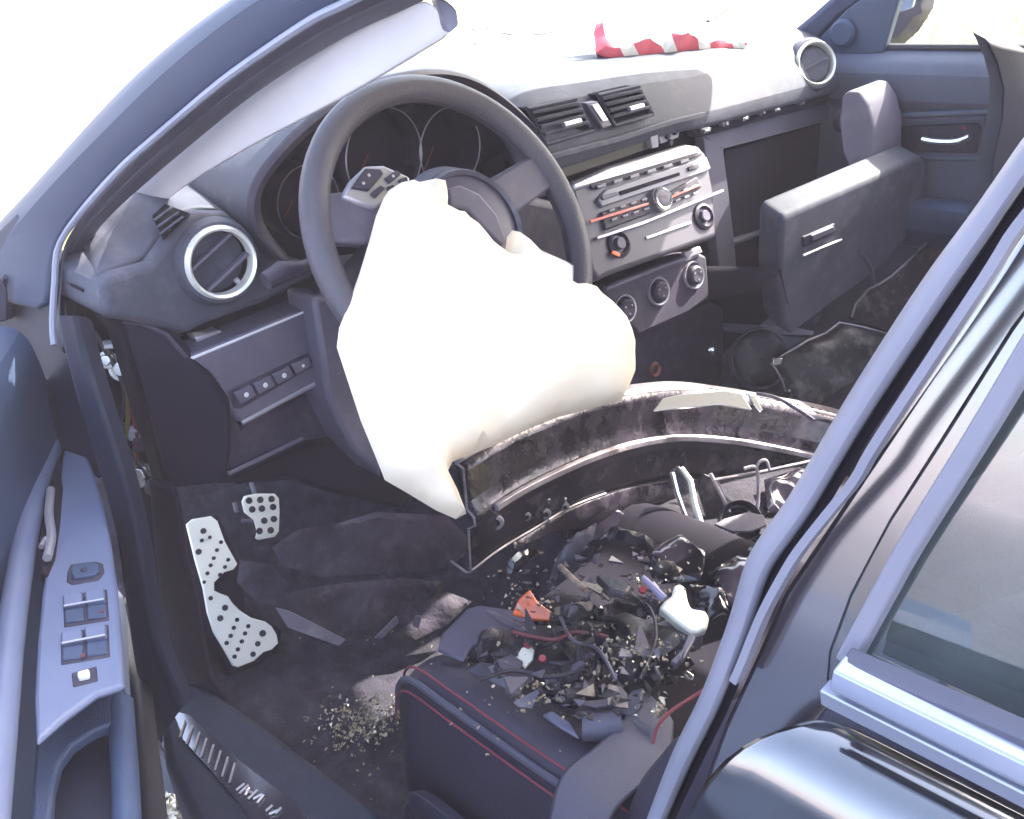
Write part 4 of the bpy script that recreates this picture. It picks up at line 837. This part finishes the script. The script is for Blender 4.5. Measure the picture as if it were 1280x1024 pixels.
def near_face(a, b):                      # point of the lower web seen at that place
    best = None
    for i in range(len(bt)-1):
        for u_ in (0, .25, .5, .75):
            for v_ in (.0, .1, .2, .3, .4, .5, .6, .7, .8, .9, 1):
                p = curves[6][i].lerp(curves[6][i+1], u_).lerp(curves[7][i].lerp(curves[7][i+1], u_), v_)
                q = p-CAM; w = q.dot(CF); e_ = abs(640+FPX*q.dot(CR)/w-a)+abs(512-FPX*q.dot(CU)/w-b)
                if best is None or e_ < best[0]: best = (e_, p)
    return best[1]
for a, b, r_ in ((618, 652, .0085), (660, 646, .005), (682, 640, .006), (704, 634, .005)):
    c = near_face(a, b)+vw*.002; obj('bolt_hole', [lathe([(r_*.6, .001), (r_*.75, .003), (r_*1.2, .002), (r_*1.35, -.002)], c, vw+V((0, 0, .1)), 18)], m_beam2, beam_root); obj('hole_core', disc(c, vw, r_*.7, .001, 14), m_black, beam_root)
for a, b in ((684, 626), (686, 648), (706, 622)):
    obj('bare_metal_chip', [box(near_face(a, b)+vw*.004, (.004, .004, .009))], m_chrome, beam_root, bevel=.0015)
ec_ = [c[0] for c in curves]
obj('cut_end_edge', tube([p+V((-.001, -.002, 0)) for p in ec_], .0016, 6), m_beam2, beam_root)
obj('bottom_edge', tube([p for p in resample(curves[7], 60)[:22]], .0016, 6), m_beam2, beam_root)
obj('end_bracket', [slab(Pl(bt[0]+V((.0, -.005, 0)), vw).pts([(562, 578), (573, 590), (580, 618), (572, 622), (565, 604)]), (.01, .01, 0))], m_beam, beam_root, bevel=.001)

def thing(name, px, plane, th, m, label, cat, bevel=.0015, group=None, puff=0, wr=0, seed=1, step=.012, **k):
    pts = plane.pts(px)
    o = obj(name, pillow(pts, plane.n, puff, step, wr=wr, seed=seed, **k) if puff else slab(pts, -plane.n*th), m, bevel=0 if puff else bevel)
    tag(o, label, cat, group); return o

# torn black bumper skin pieces on the passenger side
P5 = Pl((.42, .02, .56), (-.45, -.75, .5))
o = thing('torn_plastic_panel', [(963, 456), (966, 446), (990, 434), (1008, 424), (1030, 416), (1047, 403), (1072, 408), (1118, 420), (1140, 470), (1060, 540), (1000, 532), (984, 512), (978, 480)], P5, .012, m_dirtbl, 'large torn black plastic panel with a jagged pale edge on the passenger seat', 'broken panel', puff=.02, wr=.012, seed=5, wf=7)
obj('torn_edge', tube([P5(*q)+P5.n*.006 for q in [(963, 455), (985, 440), (1008, 426), (1030, 417), (1047, 404), (1075, 409), (1116, 420)]], [.003, .0025, .0022, .002, .0022, .0016, .0012], 6), m_beam2, o)
obj('torn_edge', tube([P5(*q)+P5.n*.006 for q in [(962, 455), (968, 462), (976, 476), (980, 490)]], .002, 6), m_beam2, o)
obj('white_scrape', [slab([P5(*q)+P5.n*.012 for q in [(962, 449), (984, 448), (986, 453), (964, 458)]], -P5.n*.004)], m_chrome, o, bevel=.001)
obj('inner_step', [slab([P5(*q)+P5.n*.022 for q in [(1030, 434), (1110, 442), (1118, 462), (1050, 466), (1040, 450)]], -P5.n*.01)], m_dirtbl, o, bevel=.004)
for a, b, r_ in ((1031, 435, .006), (1059, 434, .006), (1062, 425, .004), (1044, 459, .004), (1053, 462, .004), (978, 490, .003)): obj('fixing_stud', disc(P5(a, b)+P5.n*.02, P5.n, r_, .006, 10), m_chrome, o)
P6 = Pl((.52, .02, .66), (-.4, -.85, .35))
o = thing('torn_trim_sheet', [(1062, 398), (1068, 382), (1085, 362), (1098, 354), (1112, 346), (1140, 322), (1170, 300), (1205, 290), (1190, 350), (1150, 430), (1100, 412)], P6, .01, m_dirtbl, 'torn black trim sheet standing up behind the jagged panel, beside the passenger door', 'broken panel', bevel=.003)
obj('torn_edge', tube([P6(*q)+P6.n*.004 for q in [(1063, 396), (1068, 380), (1084, 362), (1098, 355), (1112, 346), (1130, 330), (1160, 300), (1200, 274)]], .0022, 6), m_beam2, o)
Pd = Pl((.33, .10, .52), (-.55, -.75, .35))
o = obj('round_lamp_housing', [lathe([(.001, .006), (.045, .008), (.052, .004), (.056, -.004), (.05, -.03)], Pd(950, 448), Pd.n, 40)], m_dirtbl); tag(o, 'round flat dark cover beside the jagged torn panel', 'car part')
obj('housing_rim', lathe([(.0535, .003), (.056, .0045), (.058, .0), (.056, -.002)], Pd(950, 448), Pd.n, 40, closed=True), m_panel, o)
Pb = PZ(.60)
o = thing('metal_bar', [(903, 403), (945, 406), (1000, 410), (1018, 414), (1016, 420), (960, 417), (904, 412)], Pl((.35, .12, .55), (-.4, -.6, .7)), .01, m_grey, 'thin pale grey strip lying behind the round dark cover', 'strip')
thing('torn_webbing', [(1003, 400), (1008, 380), (1024, 362), (1032, 368), (1026, 396), (1018, 410)], Pl((.46, .15, .56), (-.4, -.8, .4)), .004, m_grey, 'small upright grey shard below the open glove box', 'shard')
o = obj('chrome_bulb_holder', [lathe([(.001, .012), (.006, .010), (.009, .004), (.009, -.012)], PZ(.52)(888, 437), (-.6, -.5, .6), 14)], m_chrome); tag(o, 'tiny shiny metal plug left of the round dark cover', 'metal plug')
# end of beam dressing at the right
o = thing('beam_top_highlight', [(800, 505), (850, 493), (905, 488), (928, 492), (940, 512), (900, 506), (850, 510), (805, 516)], Pl((-.02, .03, .635), (-.35, -.45, .8)), .004, m_chrome, 'bright highlight strip added along the top edge of the bumper beam', 'highlight', bevel=.001)  # added bright strip, paints the highlight on the beam's top face
o = thing('silver_bracket', [(932, 490), (944, 494), (954, 512), (950, 516), (942, 506)], Pl((.03, .03, .62), (-.35, -.45, .8)), .004, m_chrome, 'small bent silver bracket at the right end of the bright highlight strip', 'bracket')
o = obj('curved_rod', tube(smooth_curve(PZ(.56).pts([(946, 492), (972, 498), (1000, 514), (1018, 526)]), 5), .003, 6), m_grey); tag(o, 'thin curved grey rod arching over the right end of the bumper beam', 'rod')
o = obj('straight_rod', tube([PZ(.52)(892, 600), PZ(.52)(950, 590), PZ(.52)(1015, 576)], .0022, 6), m_beam2); tag(o, 'thin straight pale rod pointing under the black pillar seal', 'rod')
# headlamp parts
Ph = Pl((-.1, -.1, .52), (-.6, -.7, .4))
o = thing('cracked_lens_strip', [(838, 590), (848, 582), (856, 588), (864, 602), (868, 625), (874, 650), (886, 678), (896, 700), (895, 716), (888, 710), (876, 684), (864, 664), (852, 640), (844, 612)], Ph, .008, m_lens, 'long curved strip of cracked clear lamp lens standing upright', 'lamp lens', bevel=.002)
obj('lens_edge', tube([Ph(*q)+Ph.n*.005 for q in [(851, 584), (862, 600), (867, 628), (874, 652), (886, 678), (894, 704)]], [.0028, .004, .0045, .005, .006, .003], 8), m_white, o)
obj('lens_edge', tube([Ph(*q)+Ph.n*.005 for q in [(839, 590), (845, 615), (853, 636), (862, 656)]], [.004, .004, .003, .002], 8), m_chrome, o)
Pr = Pl((-.05, -.16, .50), (-.5, -.6, .6))
for (a, b, r_, lab) in ((936, 700, .040, 'round ribbed black lamp bowl nearest the pillar seal'), (926, 652, .03, 'shallow dark lamp dish with a thin wire prong above the lamp bowl')):
    c = Pr(a, b); o = obj('lamp_bowl', [lathe([(.001, -.03), (r_*.4, -.026), (r_*.7, -.014), (r_*.95, 0), (r_*1.02, .003), (r_*1.05, -.01)], c, Pr.n, 36)], m_dirtbl); tag(o, lab, 'lamp part')
    for k in (.55, .8): obj('bowl_rib', lathe([(r_*k-.0012, -.02*(1-k)*1.8+.001), (r_*k, -.02*(1-k)*1.8+.004), (r_*k+.0012, -.02*(1-k)*1.8+.001)], c, Pr.n, 36), m_grey, o)
o = thing('lamp_shell_fragment', [(893, 655), (905, 648), (935, 640), (955, 644), (958, 656), (940, 664), (915, 664)], Pl((-.08, -.15, .56), (-.2, -.3, .9)), .004, m_grey, 'flat oval grey lamp shell fragment above the ribbed bowl', 'lamp part', bevel=.001)
o = obj('wire_prong', [tube(smooth_curve([Ph(*q) for q in [(935, 640), (946, 636), (948, 610), (945, 585), (930, 586)]], 5), .0028, 8), tube(smooth_curve([Ph(*q) for q in [(888, 592), (900, 615), (912, 640)]], 4), .003, 8), tube(smooth_curve([Ph(*q) for q in [(945, 585), (950, 577), (958, 576), (962, 588)]], 4), .0024, 8)], m_beam2); tag(o, 'bent grey wire prong hooked over the thin straight rod', 'wire')
o = thing('broken_backplate', [(880, 592), (898, 600), (915, 640), (912, 690), (900, 700), (884, 650), (872, 610)], Pl((-.06, -.08, .50), (-.6, -.7, .4)), .01, m_dirtbl, 'dark flat lamp back plate right of the cracked lens strip', 'lamp part')

# debris heap on the seat
S = Pl((-.42, -.15, .50), (0, 0, 1))
def SP(dz, tilt=(0, 0)): return Pl((-.42, -.15, .495+dz), (tilt[0], tilt[1], 1))
thing('smooth_grey_panel', [(546, 812), (552, 792), (584, 760), (600, 756), (668, 766), (705, 778), (660, 790), (610, 800), (588, 808), (580, 826)], SP(.022, (-.1, -.1)), .006, mat('pale_violet_plastic', (.07, .064, .105), .45, var=.08), 'smooth pale violet-grey panel at the front corner of the driver seat', 'panel', bevel=.003)
thing('long_splinter', [(607, 762), (618, 764), (650, 780), (668, 786), (660, 790), (628, 780)], SP(.034), .004, m_grey, 'dark splinter lying on the smooth pale panel', 'splinter')
thing('orange_reflector_piece', [(640, 768), (648, 748), (656, 742), (662, 736), (672, 752), (692, 766), (690, 776), (668, 775)], SP(.075, (-.5, -.5)), .006, m_orange, 'pointed orange broken reflector on the smooth pale panel', 'reflector', bevel=.002)
thing('brown_foam_lump', [(650, 730), (662, 722), (680, 724), (712, 736), (715, 748), (700, 758), (690, 762), (672, 748), (664, 738)], SP(.07), .02, m_brown, 'small tan dirt lump behind the orange reflector', 'foam', puff=.015, wr=.008)
thing('large_foam_slab', [(722, 712), (760, 700), (800, 698), (812, 706), (800, 728), (790, 738), (760, 745), (740, 752), (728, 740), (716, 722)], SP(.075), .02, m_brown, 'large mottled tan foam slab between beam and white bracket', 'foam', puff=.016, wr=.012)
thing('black_hollow_cap', [(744, 720), (752, 716), (775, 722), (790, 732), (782, 742), (762, 738)], SP(.10), .01, m_dirtbl, 'black oval cap resting on the tan foam slab', 'cap', bevel=.003)
o = obj('broken_rod', tube(SP(.07).pts([(700, 708), (716, 724), (732, 738)]), .004, 8), m_brown); tag(o, 'short tan stick pointing at the foam slab from the beam', 'stick')
W_ = SP(.088, (-.35, -.4))
o = thing('white_plastic_bracket', [(824, 760), (830, 752), (840, 744), (843, 732), (850, 729), (857, 734), (860, 750), (864, 760), (882, 763), (887, 772), (884, 786), (872, 792), (862, 790), (846, 778)], W_, .02, m_white, 'bright white plastic bracket on top of the debris on the seat', 'bracket', bevel=.003)
obj('white_prong', [tube([W_(830, 752)+V((0, 0, .004)), W_(815, 738)+V((0, 0, .006)), W_(803, 728)+V((0, 0, .008))], [.005, .004, .003], 8), tube([W_(826, 748)+V((0, 0, .004)), W_(820, 734), W_(816, 728)], [.003, .003, .002], 6)], mat('pale_lilac_plastic', (.3, .28, .42), .4), o)
o = obj('red_bulb', disc(SP(.07)(803, 738), (-.4, -.5, .8), .0045, .004, 14), m_redp); tag(o, 'red cap at the tip of the white bracket', 'bulb')
o = thing('white_label_tag', [(645, 822), (652, 810), (660, 806), (668, 812), (666, 824), (656, 835)], SP(.068, (-.4, -.4)), .006, m_white, 'small bright white tag lying in the dark lamp debris', 'tag', bevel=.001)
obj('red_tip', disc(SP(.072, (-.4, -.4))(660, 806), (-.4, -.4, .8), .005, .003, 10), m_redp, o)
o = obj('small_red_cap', disc(SP(.06)(678, 824), (-.4, -.4, .8), .0042, .005, 14), m_redp); tag(o, 'small red cap just right of the white tag', 'bulb')
thing('red_edge_strip', [(594, 838), (602, 838), (624, 850), (626, 856), (612, 852)], SP(.028, (-.3, -.3)), .004, mat('red_orange_plastic', (.7, .12, .06), .35), 'short red-orange strip on the seat bolster edge', 'strip', bevel=.001)
thing('folded_clear_sheet', [(584, 838), (600, 828), (640, 832), (664, 842), (668, 850), (650, 862), (640, 872), (620, 862)], SP(.02, (-.15, -.2)), .004, m_grey, 'crumpled grey clear sheet below the white tag', 'plastic sheet', puff=.004, wr=.008)
o = obj('curved_bracket', [tube(smooth_curve(SP(.045).pts([(688, 772), (720, 778), (742, 800), (748, 820), (744, 846), (730, 862), (708, 868)]), 5), .006, 8), tube(smooth_curve(SP(.04).pts([(690, 778), (700, 800), (718, 826), (724, 850)]), 4), .004, 8), tube(smooth_curve(SP(.04).pts([(690, 776), (740, 772), (775, 778), (790, 800), (800, 822)]), 4), .004, 8)], m_dirtbl); tag(o, 'dark curved lamp frame arching through the debris heap', 'lamp part')
thing('lamp_cluster', [(584, 826), (600, 802), (660, 786), (700, 782), (720, 800), (726, 840), (714, 862), (690, 868), (660, 850), (630, 836)], SP(.008, (-.1, -.1)), .02, m_dirtbl, 'broad black lamp body under the white tag', 'lamp part', puff=.014, wr=.01, seed=12)
thing('broken_bracket', [(744, 780), (790, 776), (820, 790), (850, 800), (868, 830), (840, 850), (790, 858), (752, 850), (756, 820)], SP(.012, (.1, 0)), .02, m_dirtbl, 'broad black bracket in front of the white plastic bracket', 'lamp part', puff=.018, wr=.014, seed=15)
thing('grey_wedge', [(764, 888), (790, 862), (806, 858), (802, 880), (790, 894)], SP(.02), .01, mat('blue_grey_plastic', (.07, .075, .11), .45), 'blue-grey wedge piece in front of the seat backrest', 'wedge', bevel=.003)
o = obj('grey_tube', tube(SP(.02).pts([(728, 908), (750, 908), (776, 906)]), [.015, .016, .015], 16), mat('pale_grey_tube', (.08, .08, .115), .4)); tag(o, 'short smooth grey tube beside the seat belt', 'tube')
thing('lilac_pointed_shard', [(678, 893), (690, 888), (712, 902), (724, 922), (716, 918), (696, 906)], SP(.022), .004, mat('lilac_shard_plastic', (.12, .12, .18), .35), 'pale lilac pointed shard on the seat bolster', 'shard')
thing('flat_black_board', [(616, 826), (640, 818), (654, 826), (650, 838), (630, 838)], SP(.03), .005, m_grey, 'flat dark board left of the white tag', 'board')
thing('slim_grey_hook', [(862, 790), (870, 796), (856, 822), (846, 830), (838, 826), (852, 812)], SP(.06), .006, m_grey, 'slim grey hook hanging below the white plastic bracket', 'hook')
thing('silver_clip', [(846, 836), (856, 836), (868, 844), (866, 850), (850, 846)], SP(.045, (-.3, -.3)), .004, m_chrome, 'small silver clip right of the broad black bracket', 'clip', bevel=.001)
thing('box_bracket', [(800, 782), (812, 770), (850, 776), (880, 792), (868, 800), (830, 798)], SP(.03), .02, m_grey, 'grey box bracket lying under the white plastic bracket', 'bracket', bevel=.003)
rr = random.Random(11)
K = Pl((.0, -.12, .47), (0, 0, 1))
for k, (px_, z_, mm, lab) in enumerate((([(885, 715), (930, 690), (985, 650), (1010, 670), (960, 740), (905, 760)], .50, m_dirtbl, 'wide black lamp shell between the ribbed bowl and the white bracket'), ([(955, 600), (1000, 585), (1030, 600), (1000, 650), (960, 640)], .46, m_dirtbl, 'black moulded piece under the wire prong beside the pillar seal'), ([(900, 560), (980, 545), (1030, 556), (1010, 584), (930, 592)], .45, m_dirtbl, 'black flat strip behind the thin straight rod'), ([(800, 690), (850, 668), (884, 690), (876, 726), (826, 730)], .50, m_dirtbl, 'black crumpled shell left of the cracked lens strip'), ([(862, 730), (905, 735), (912, 765), (890, 775), (868, 760)], .51, m_grey, 'grey bent plate right of the white bracket'), ([(690, 650), (760, 630), (800, 650), (770, 680), (706, 684)], .47, m_dirtbl, 'long black shell half hidden under the bumper beam'))):
    p_ = Pl((0, 0, z_), (rr.uniform(-.4, 0), rr.uniform(-.5, 0), 1)); p_.p = PZ(z_)(*px_[0])
    o = obj('broken_shell', pillow(p_.pts(px_), p_.n, .004, .007, wr=.006, wf=26, seed=70+k), m_wet2); tag(o, lab, 'lamp part', 'large broken shells between the seats')

shell_geo = []
for k, (a, b, dz, w_, h__) in enumerate([(610, 800, .03, 34, 14), (632, 856, .03, 30, 12), (676, 788, .05, 40, 16), (700, 830, .04, 36, 20), (716, 762, .06, 44, 15), (745, 800, .055, 46, 16), (772, 836, .045, 40, 18), (800, 812, .05, 34, 22), (826, 846, .05, 30, 14), (752, 868, .035, 42, 16), (700, 876, .03, 34, 14), (846, 800, .06, 30, 16), (786, 756, .07, 44, 14), (668, 852, .04, 26, 16), (650, 700, .03, 40, 12), (715, 684, .035, 46, 14), (790, 672, .04, 44, 12), (830, 712, .06, 26, 16)]):
    a0 = rr.uniform(-.9, .9); pl_ = SP(dz, (rr.uniform(-.7, .2), rr.uniform(-.8, .1))); n_ = rr.choice((5, 6, 7)); poly = []
    for i in range(n_):
        t_ = 2*math.pi*i/n_+rr.uniform(-.3, .3); q_ = rr.uniform(.55, 1.1); u_, v_ = math.cos(t_)*w_*q_, math.sin(t_)*h__*q_
        poly.append((a+u_*math.cos(a0)-v_*math.sin(a0), b+u_*math.sin(a0)+v_*math.cos(a0)))
    cen_ = pl_(a, b)
    o = obj('shell_fragment', pillow(pl_.pts(poly), pl_.n, rr.uniform(.004, .012), .008, wr=.006, wf=22, seed=40+k, warp=lambda p, c=cen_: V((0, 0, -(p-c).length_squared*rr.choice((3.5,))))), (m_dirtbl, m_dirtbl, m_wet2, m_grey)[k % 4])
    tag(o, 'dark curved shell fragment '+('touching the smooth pale panel below the orange reflector', 'at the near left corner of the crumpled clear sheet', 'directly below the orange reflector', 'just right of the small red cap', 'below the tan stick in front of the beam', 'in the very middle of the seat debris', 'arched over the dark bracket right of the middle', 'under the near end of the white bracket', 'beside the slim grey hook', 'behind the short grey tube', 'behind the lilac pointed shard', 'touching the near tip of the white bracket', 'between the tan slab and the red tipped white prong', 'just below the white tag', 'alone on the far cushion left of the tan slab', 'on the far cushion behind the tan slab', 'farthest back on the cushion under the bumper beam', 'right of the tan slab and behind the white bracket')[k], 'fragment', 'dark shell fragments in the seat debris')
for k, pts in enumerate(([(600, 850), (640, 838), (690, 846), (730, 836)], [(700, 770), (716, 800), (748, 812), (770, 850)], [(780, 740), (812, 760), (820, 800), (800, 850)], [(640, 790), (690, 800), (720, 790), (760, 796)])):
    o = obj('cut_wire', tube(smooth_curve(SP(.06).pts(pts), 6), .0022, 6), (m_rub, m_grey, m_rub, m_dred)[k]); tag(o, ('thin black cut wire along the near edge of the seat debris', 'thin grey cut wire curling through the middle of the seat debris', 'thin black cut wire hanging near the white bracket', 'thin dark red cut wire across the seat debris')[k], 'wire')
labs_m = [m_dirtbl, m_grey, m_dirtbl, m_dirtbl, m_brown]
v = []; f = []
gl = {0: ([], []), 1: ([], []), 2: ([], [])}
def chip(p, s, kk, flat=.25):
    vv, ff = gl[kk]; k = len(vv); a = rr.uniform(0, 6.28); t = V((rr.gauss(0, .35), rr.gauss(0, .35), 1)).normalized(); x_ = t.orthogonal().normalized(); y_ = t.cross(x_)
    n = rr.choice((3, 4, 5)); ang = sorted(rr.uniform(0, 6.28) for _ in range(n)); el = rr.uniform(.6, 1.6)
    ring = [p+(x_*math.cos(t_+a)*el+y_*math.sin(t_+a))*s for t_ in ang]
    vv += ring+[q+t*s*flat for q in ring]; ff.append(tuple(range(k+n-1, k-1, -1))); ff.append(tuple(range(k+n, k+2*n)))
    for i in range(n): ff.append((k+i, k+(i+1) % n, k+n+(i+1) % n, k+n+i))
def inside(q, poly):
    s = False
    for i in range(len(poly)):
        a, b = poly[i], poly[(i+1) % len(poly)]
        if (a[1] > q[1]) != (b[1] > q[1]) and q[0] < (b[0]-a[0])*(q[1]-a[1])/(b[1]-a[1])+a[0]: s = not s
    return s
heap = [(600, 800), (640, 770), (650, 715), (700, 690), (800, 680), (830, 740), (860, 800), (862, 850), (800, 880), (730, 900), (690, 895), (640, 868), (600, 840)]
k = 0
while k < 340:
    q = (rr.uniform(590, 870), rr.uniform(680, 905))
    if not inside(q, heap): continue
    chip(SP(rr.uniform(.0, .07))(*q), rr.uniform(.002, .006)*rr.choice((1, 1, 1, 1.8)), rr.choice((0, 1)), .3); k += 1
for k in range(36):
    q = (rr.uniform(610, 850), rr.uniform(735, 880))
    if inside(q, heap): chip(SP(rr.uniform(.03, .07))(*q), rr.uniform(.009, .018), rr.choice((0, 0, 1)), .12)
o = obj('plastic_fragments', gl[0], m_dirtbl, smooth=False); tag(o, 'small black broken plastic fragments heaped on the driver seat', 'fragments', kind='stuff')
o = obj('grey_fragments', gl[1], m_grey, smooth=False); tag(o, 'small grey broken plastic fragments heaped on the driver seat', 'fragments', kind='stuff')
# crumbs of safety glass on the floor mat and in the heap
def crumbs(name, clusters, label):
    gl[2] = ([], [])
    for (a, b, sa, sb_, n, pl_, s0) in clusters:
        for _ in range(n): chip(pl_(rr.gauss(a, sa), rr.gauss(b, sb_))+V((0, 0, rr.uniform(0, .008))), rr.uniform(.6, 1.4)*s0, 2, rr.uniform(.5, 1.1))
    o = obj(name, gl[2], m_shard, smooth=False); tag(o, label, 'glass crumbs', kind='stuff')
FP = PZ(.240)
crumbs('floor_glass_crumbs', [(460, 900, 32, 15, 300, FP, .0024), (505, 890, 18, 13, 140, FP, .0022), (440, 915, 20, 12, 110, FP, .0022), (420, 950, 60, 40, 40, FP, .0018), (480, 790, 60, 30, 30, FP, .0018)], 'bright crumbs of broken safety glass on the driver floor')
crumbs('seat_glass_crumbs', [(675, 868, 20, 12, 40, SP(.04), .0026), (785, 815, 26, 16, 60, SP(.06), .0022), (830, 820, 20, 20, 25, SP(.055), .0022), (640, 745, 20, 16, 30, SP(.06), .002), (730, 800, 60, 40, 50, SP(.055), .002), (822, 892, 6, 8, 22, SP(.03), .003), (690, 870, 60, 30, 60, SP(.02), .002), (820, 725, 30, 14, 40, SP(.07), .002)], 'bright crumbs of broken safety glass in the heap on the driver seat')
crumbs('ground_glass_crumbs', [(218, 1012, 6, 8, 30, PZ(.02), .009)], 'pale crumbs lying on the ground just outside the sill')

# barrier tape lying on the dash top
Tp = Pl((.35, .3, 1.062), (-.1, -.75, .65))
tape_px = [(722, 62), (735, 58), (745, 60), (743, 40), (733, 26), (745, 30), (770, 40), (800, 44), (830, 46), (850, 50), (880, 54), (900, 52), (908, 42), (916, 38), (918, 52), (924, 64), (942, 76), (938, 82), (925, 78), (915, 74), (900, 76), (880, 70), (850, 70), (800, 72), (760, 72), (745, 66), (730, 68)]
o = obj('barrier_tape', pillow(Tp.pts(tape_px), Tp.n, .016, .012, wr=.016, wf=18, seed=6, back=.8), m_tape); tag(o, 'crumpled red and white striped tape lying on top of the dashboard', 'tape')

# ------------------------------------------------------------ added haze volume, stands in for lens glare that lifts the blacks
hm = bpy.data.materials.new('glare_haze_volume'); hm.use_nodes = True; hn = hm.node_tree
hn.nodes.remove(hn.nodes['Principled BSDF'])
pv = hn.nodes.new('ShaderNodeVolumePrincipled'); pv.inputs['Color'].default_value = (1, .90, 1, 1); pv.inputs['Density'].default_value = GLARE_HAZE; pv.inputs['Anisotropy'].default_value = 0
hn.links.new(pv.outputs[0], hn.nodes['Material Output'].inputs['Volume'])
tag(obj('glare_haze', [box((0, 0, 2.4), (186, 186, 6.8))], hm, smooth=False), kind='stuff')
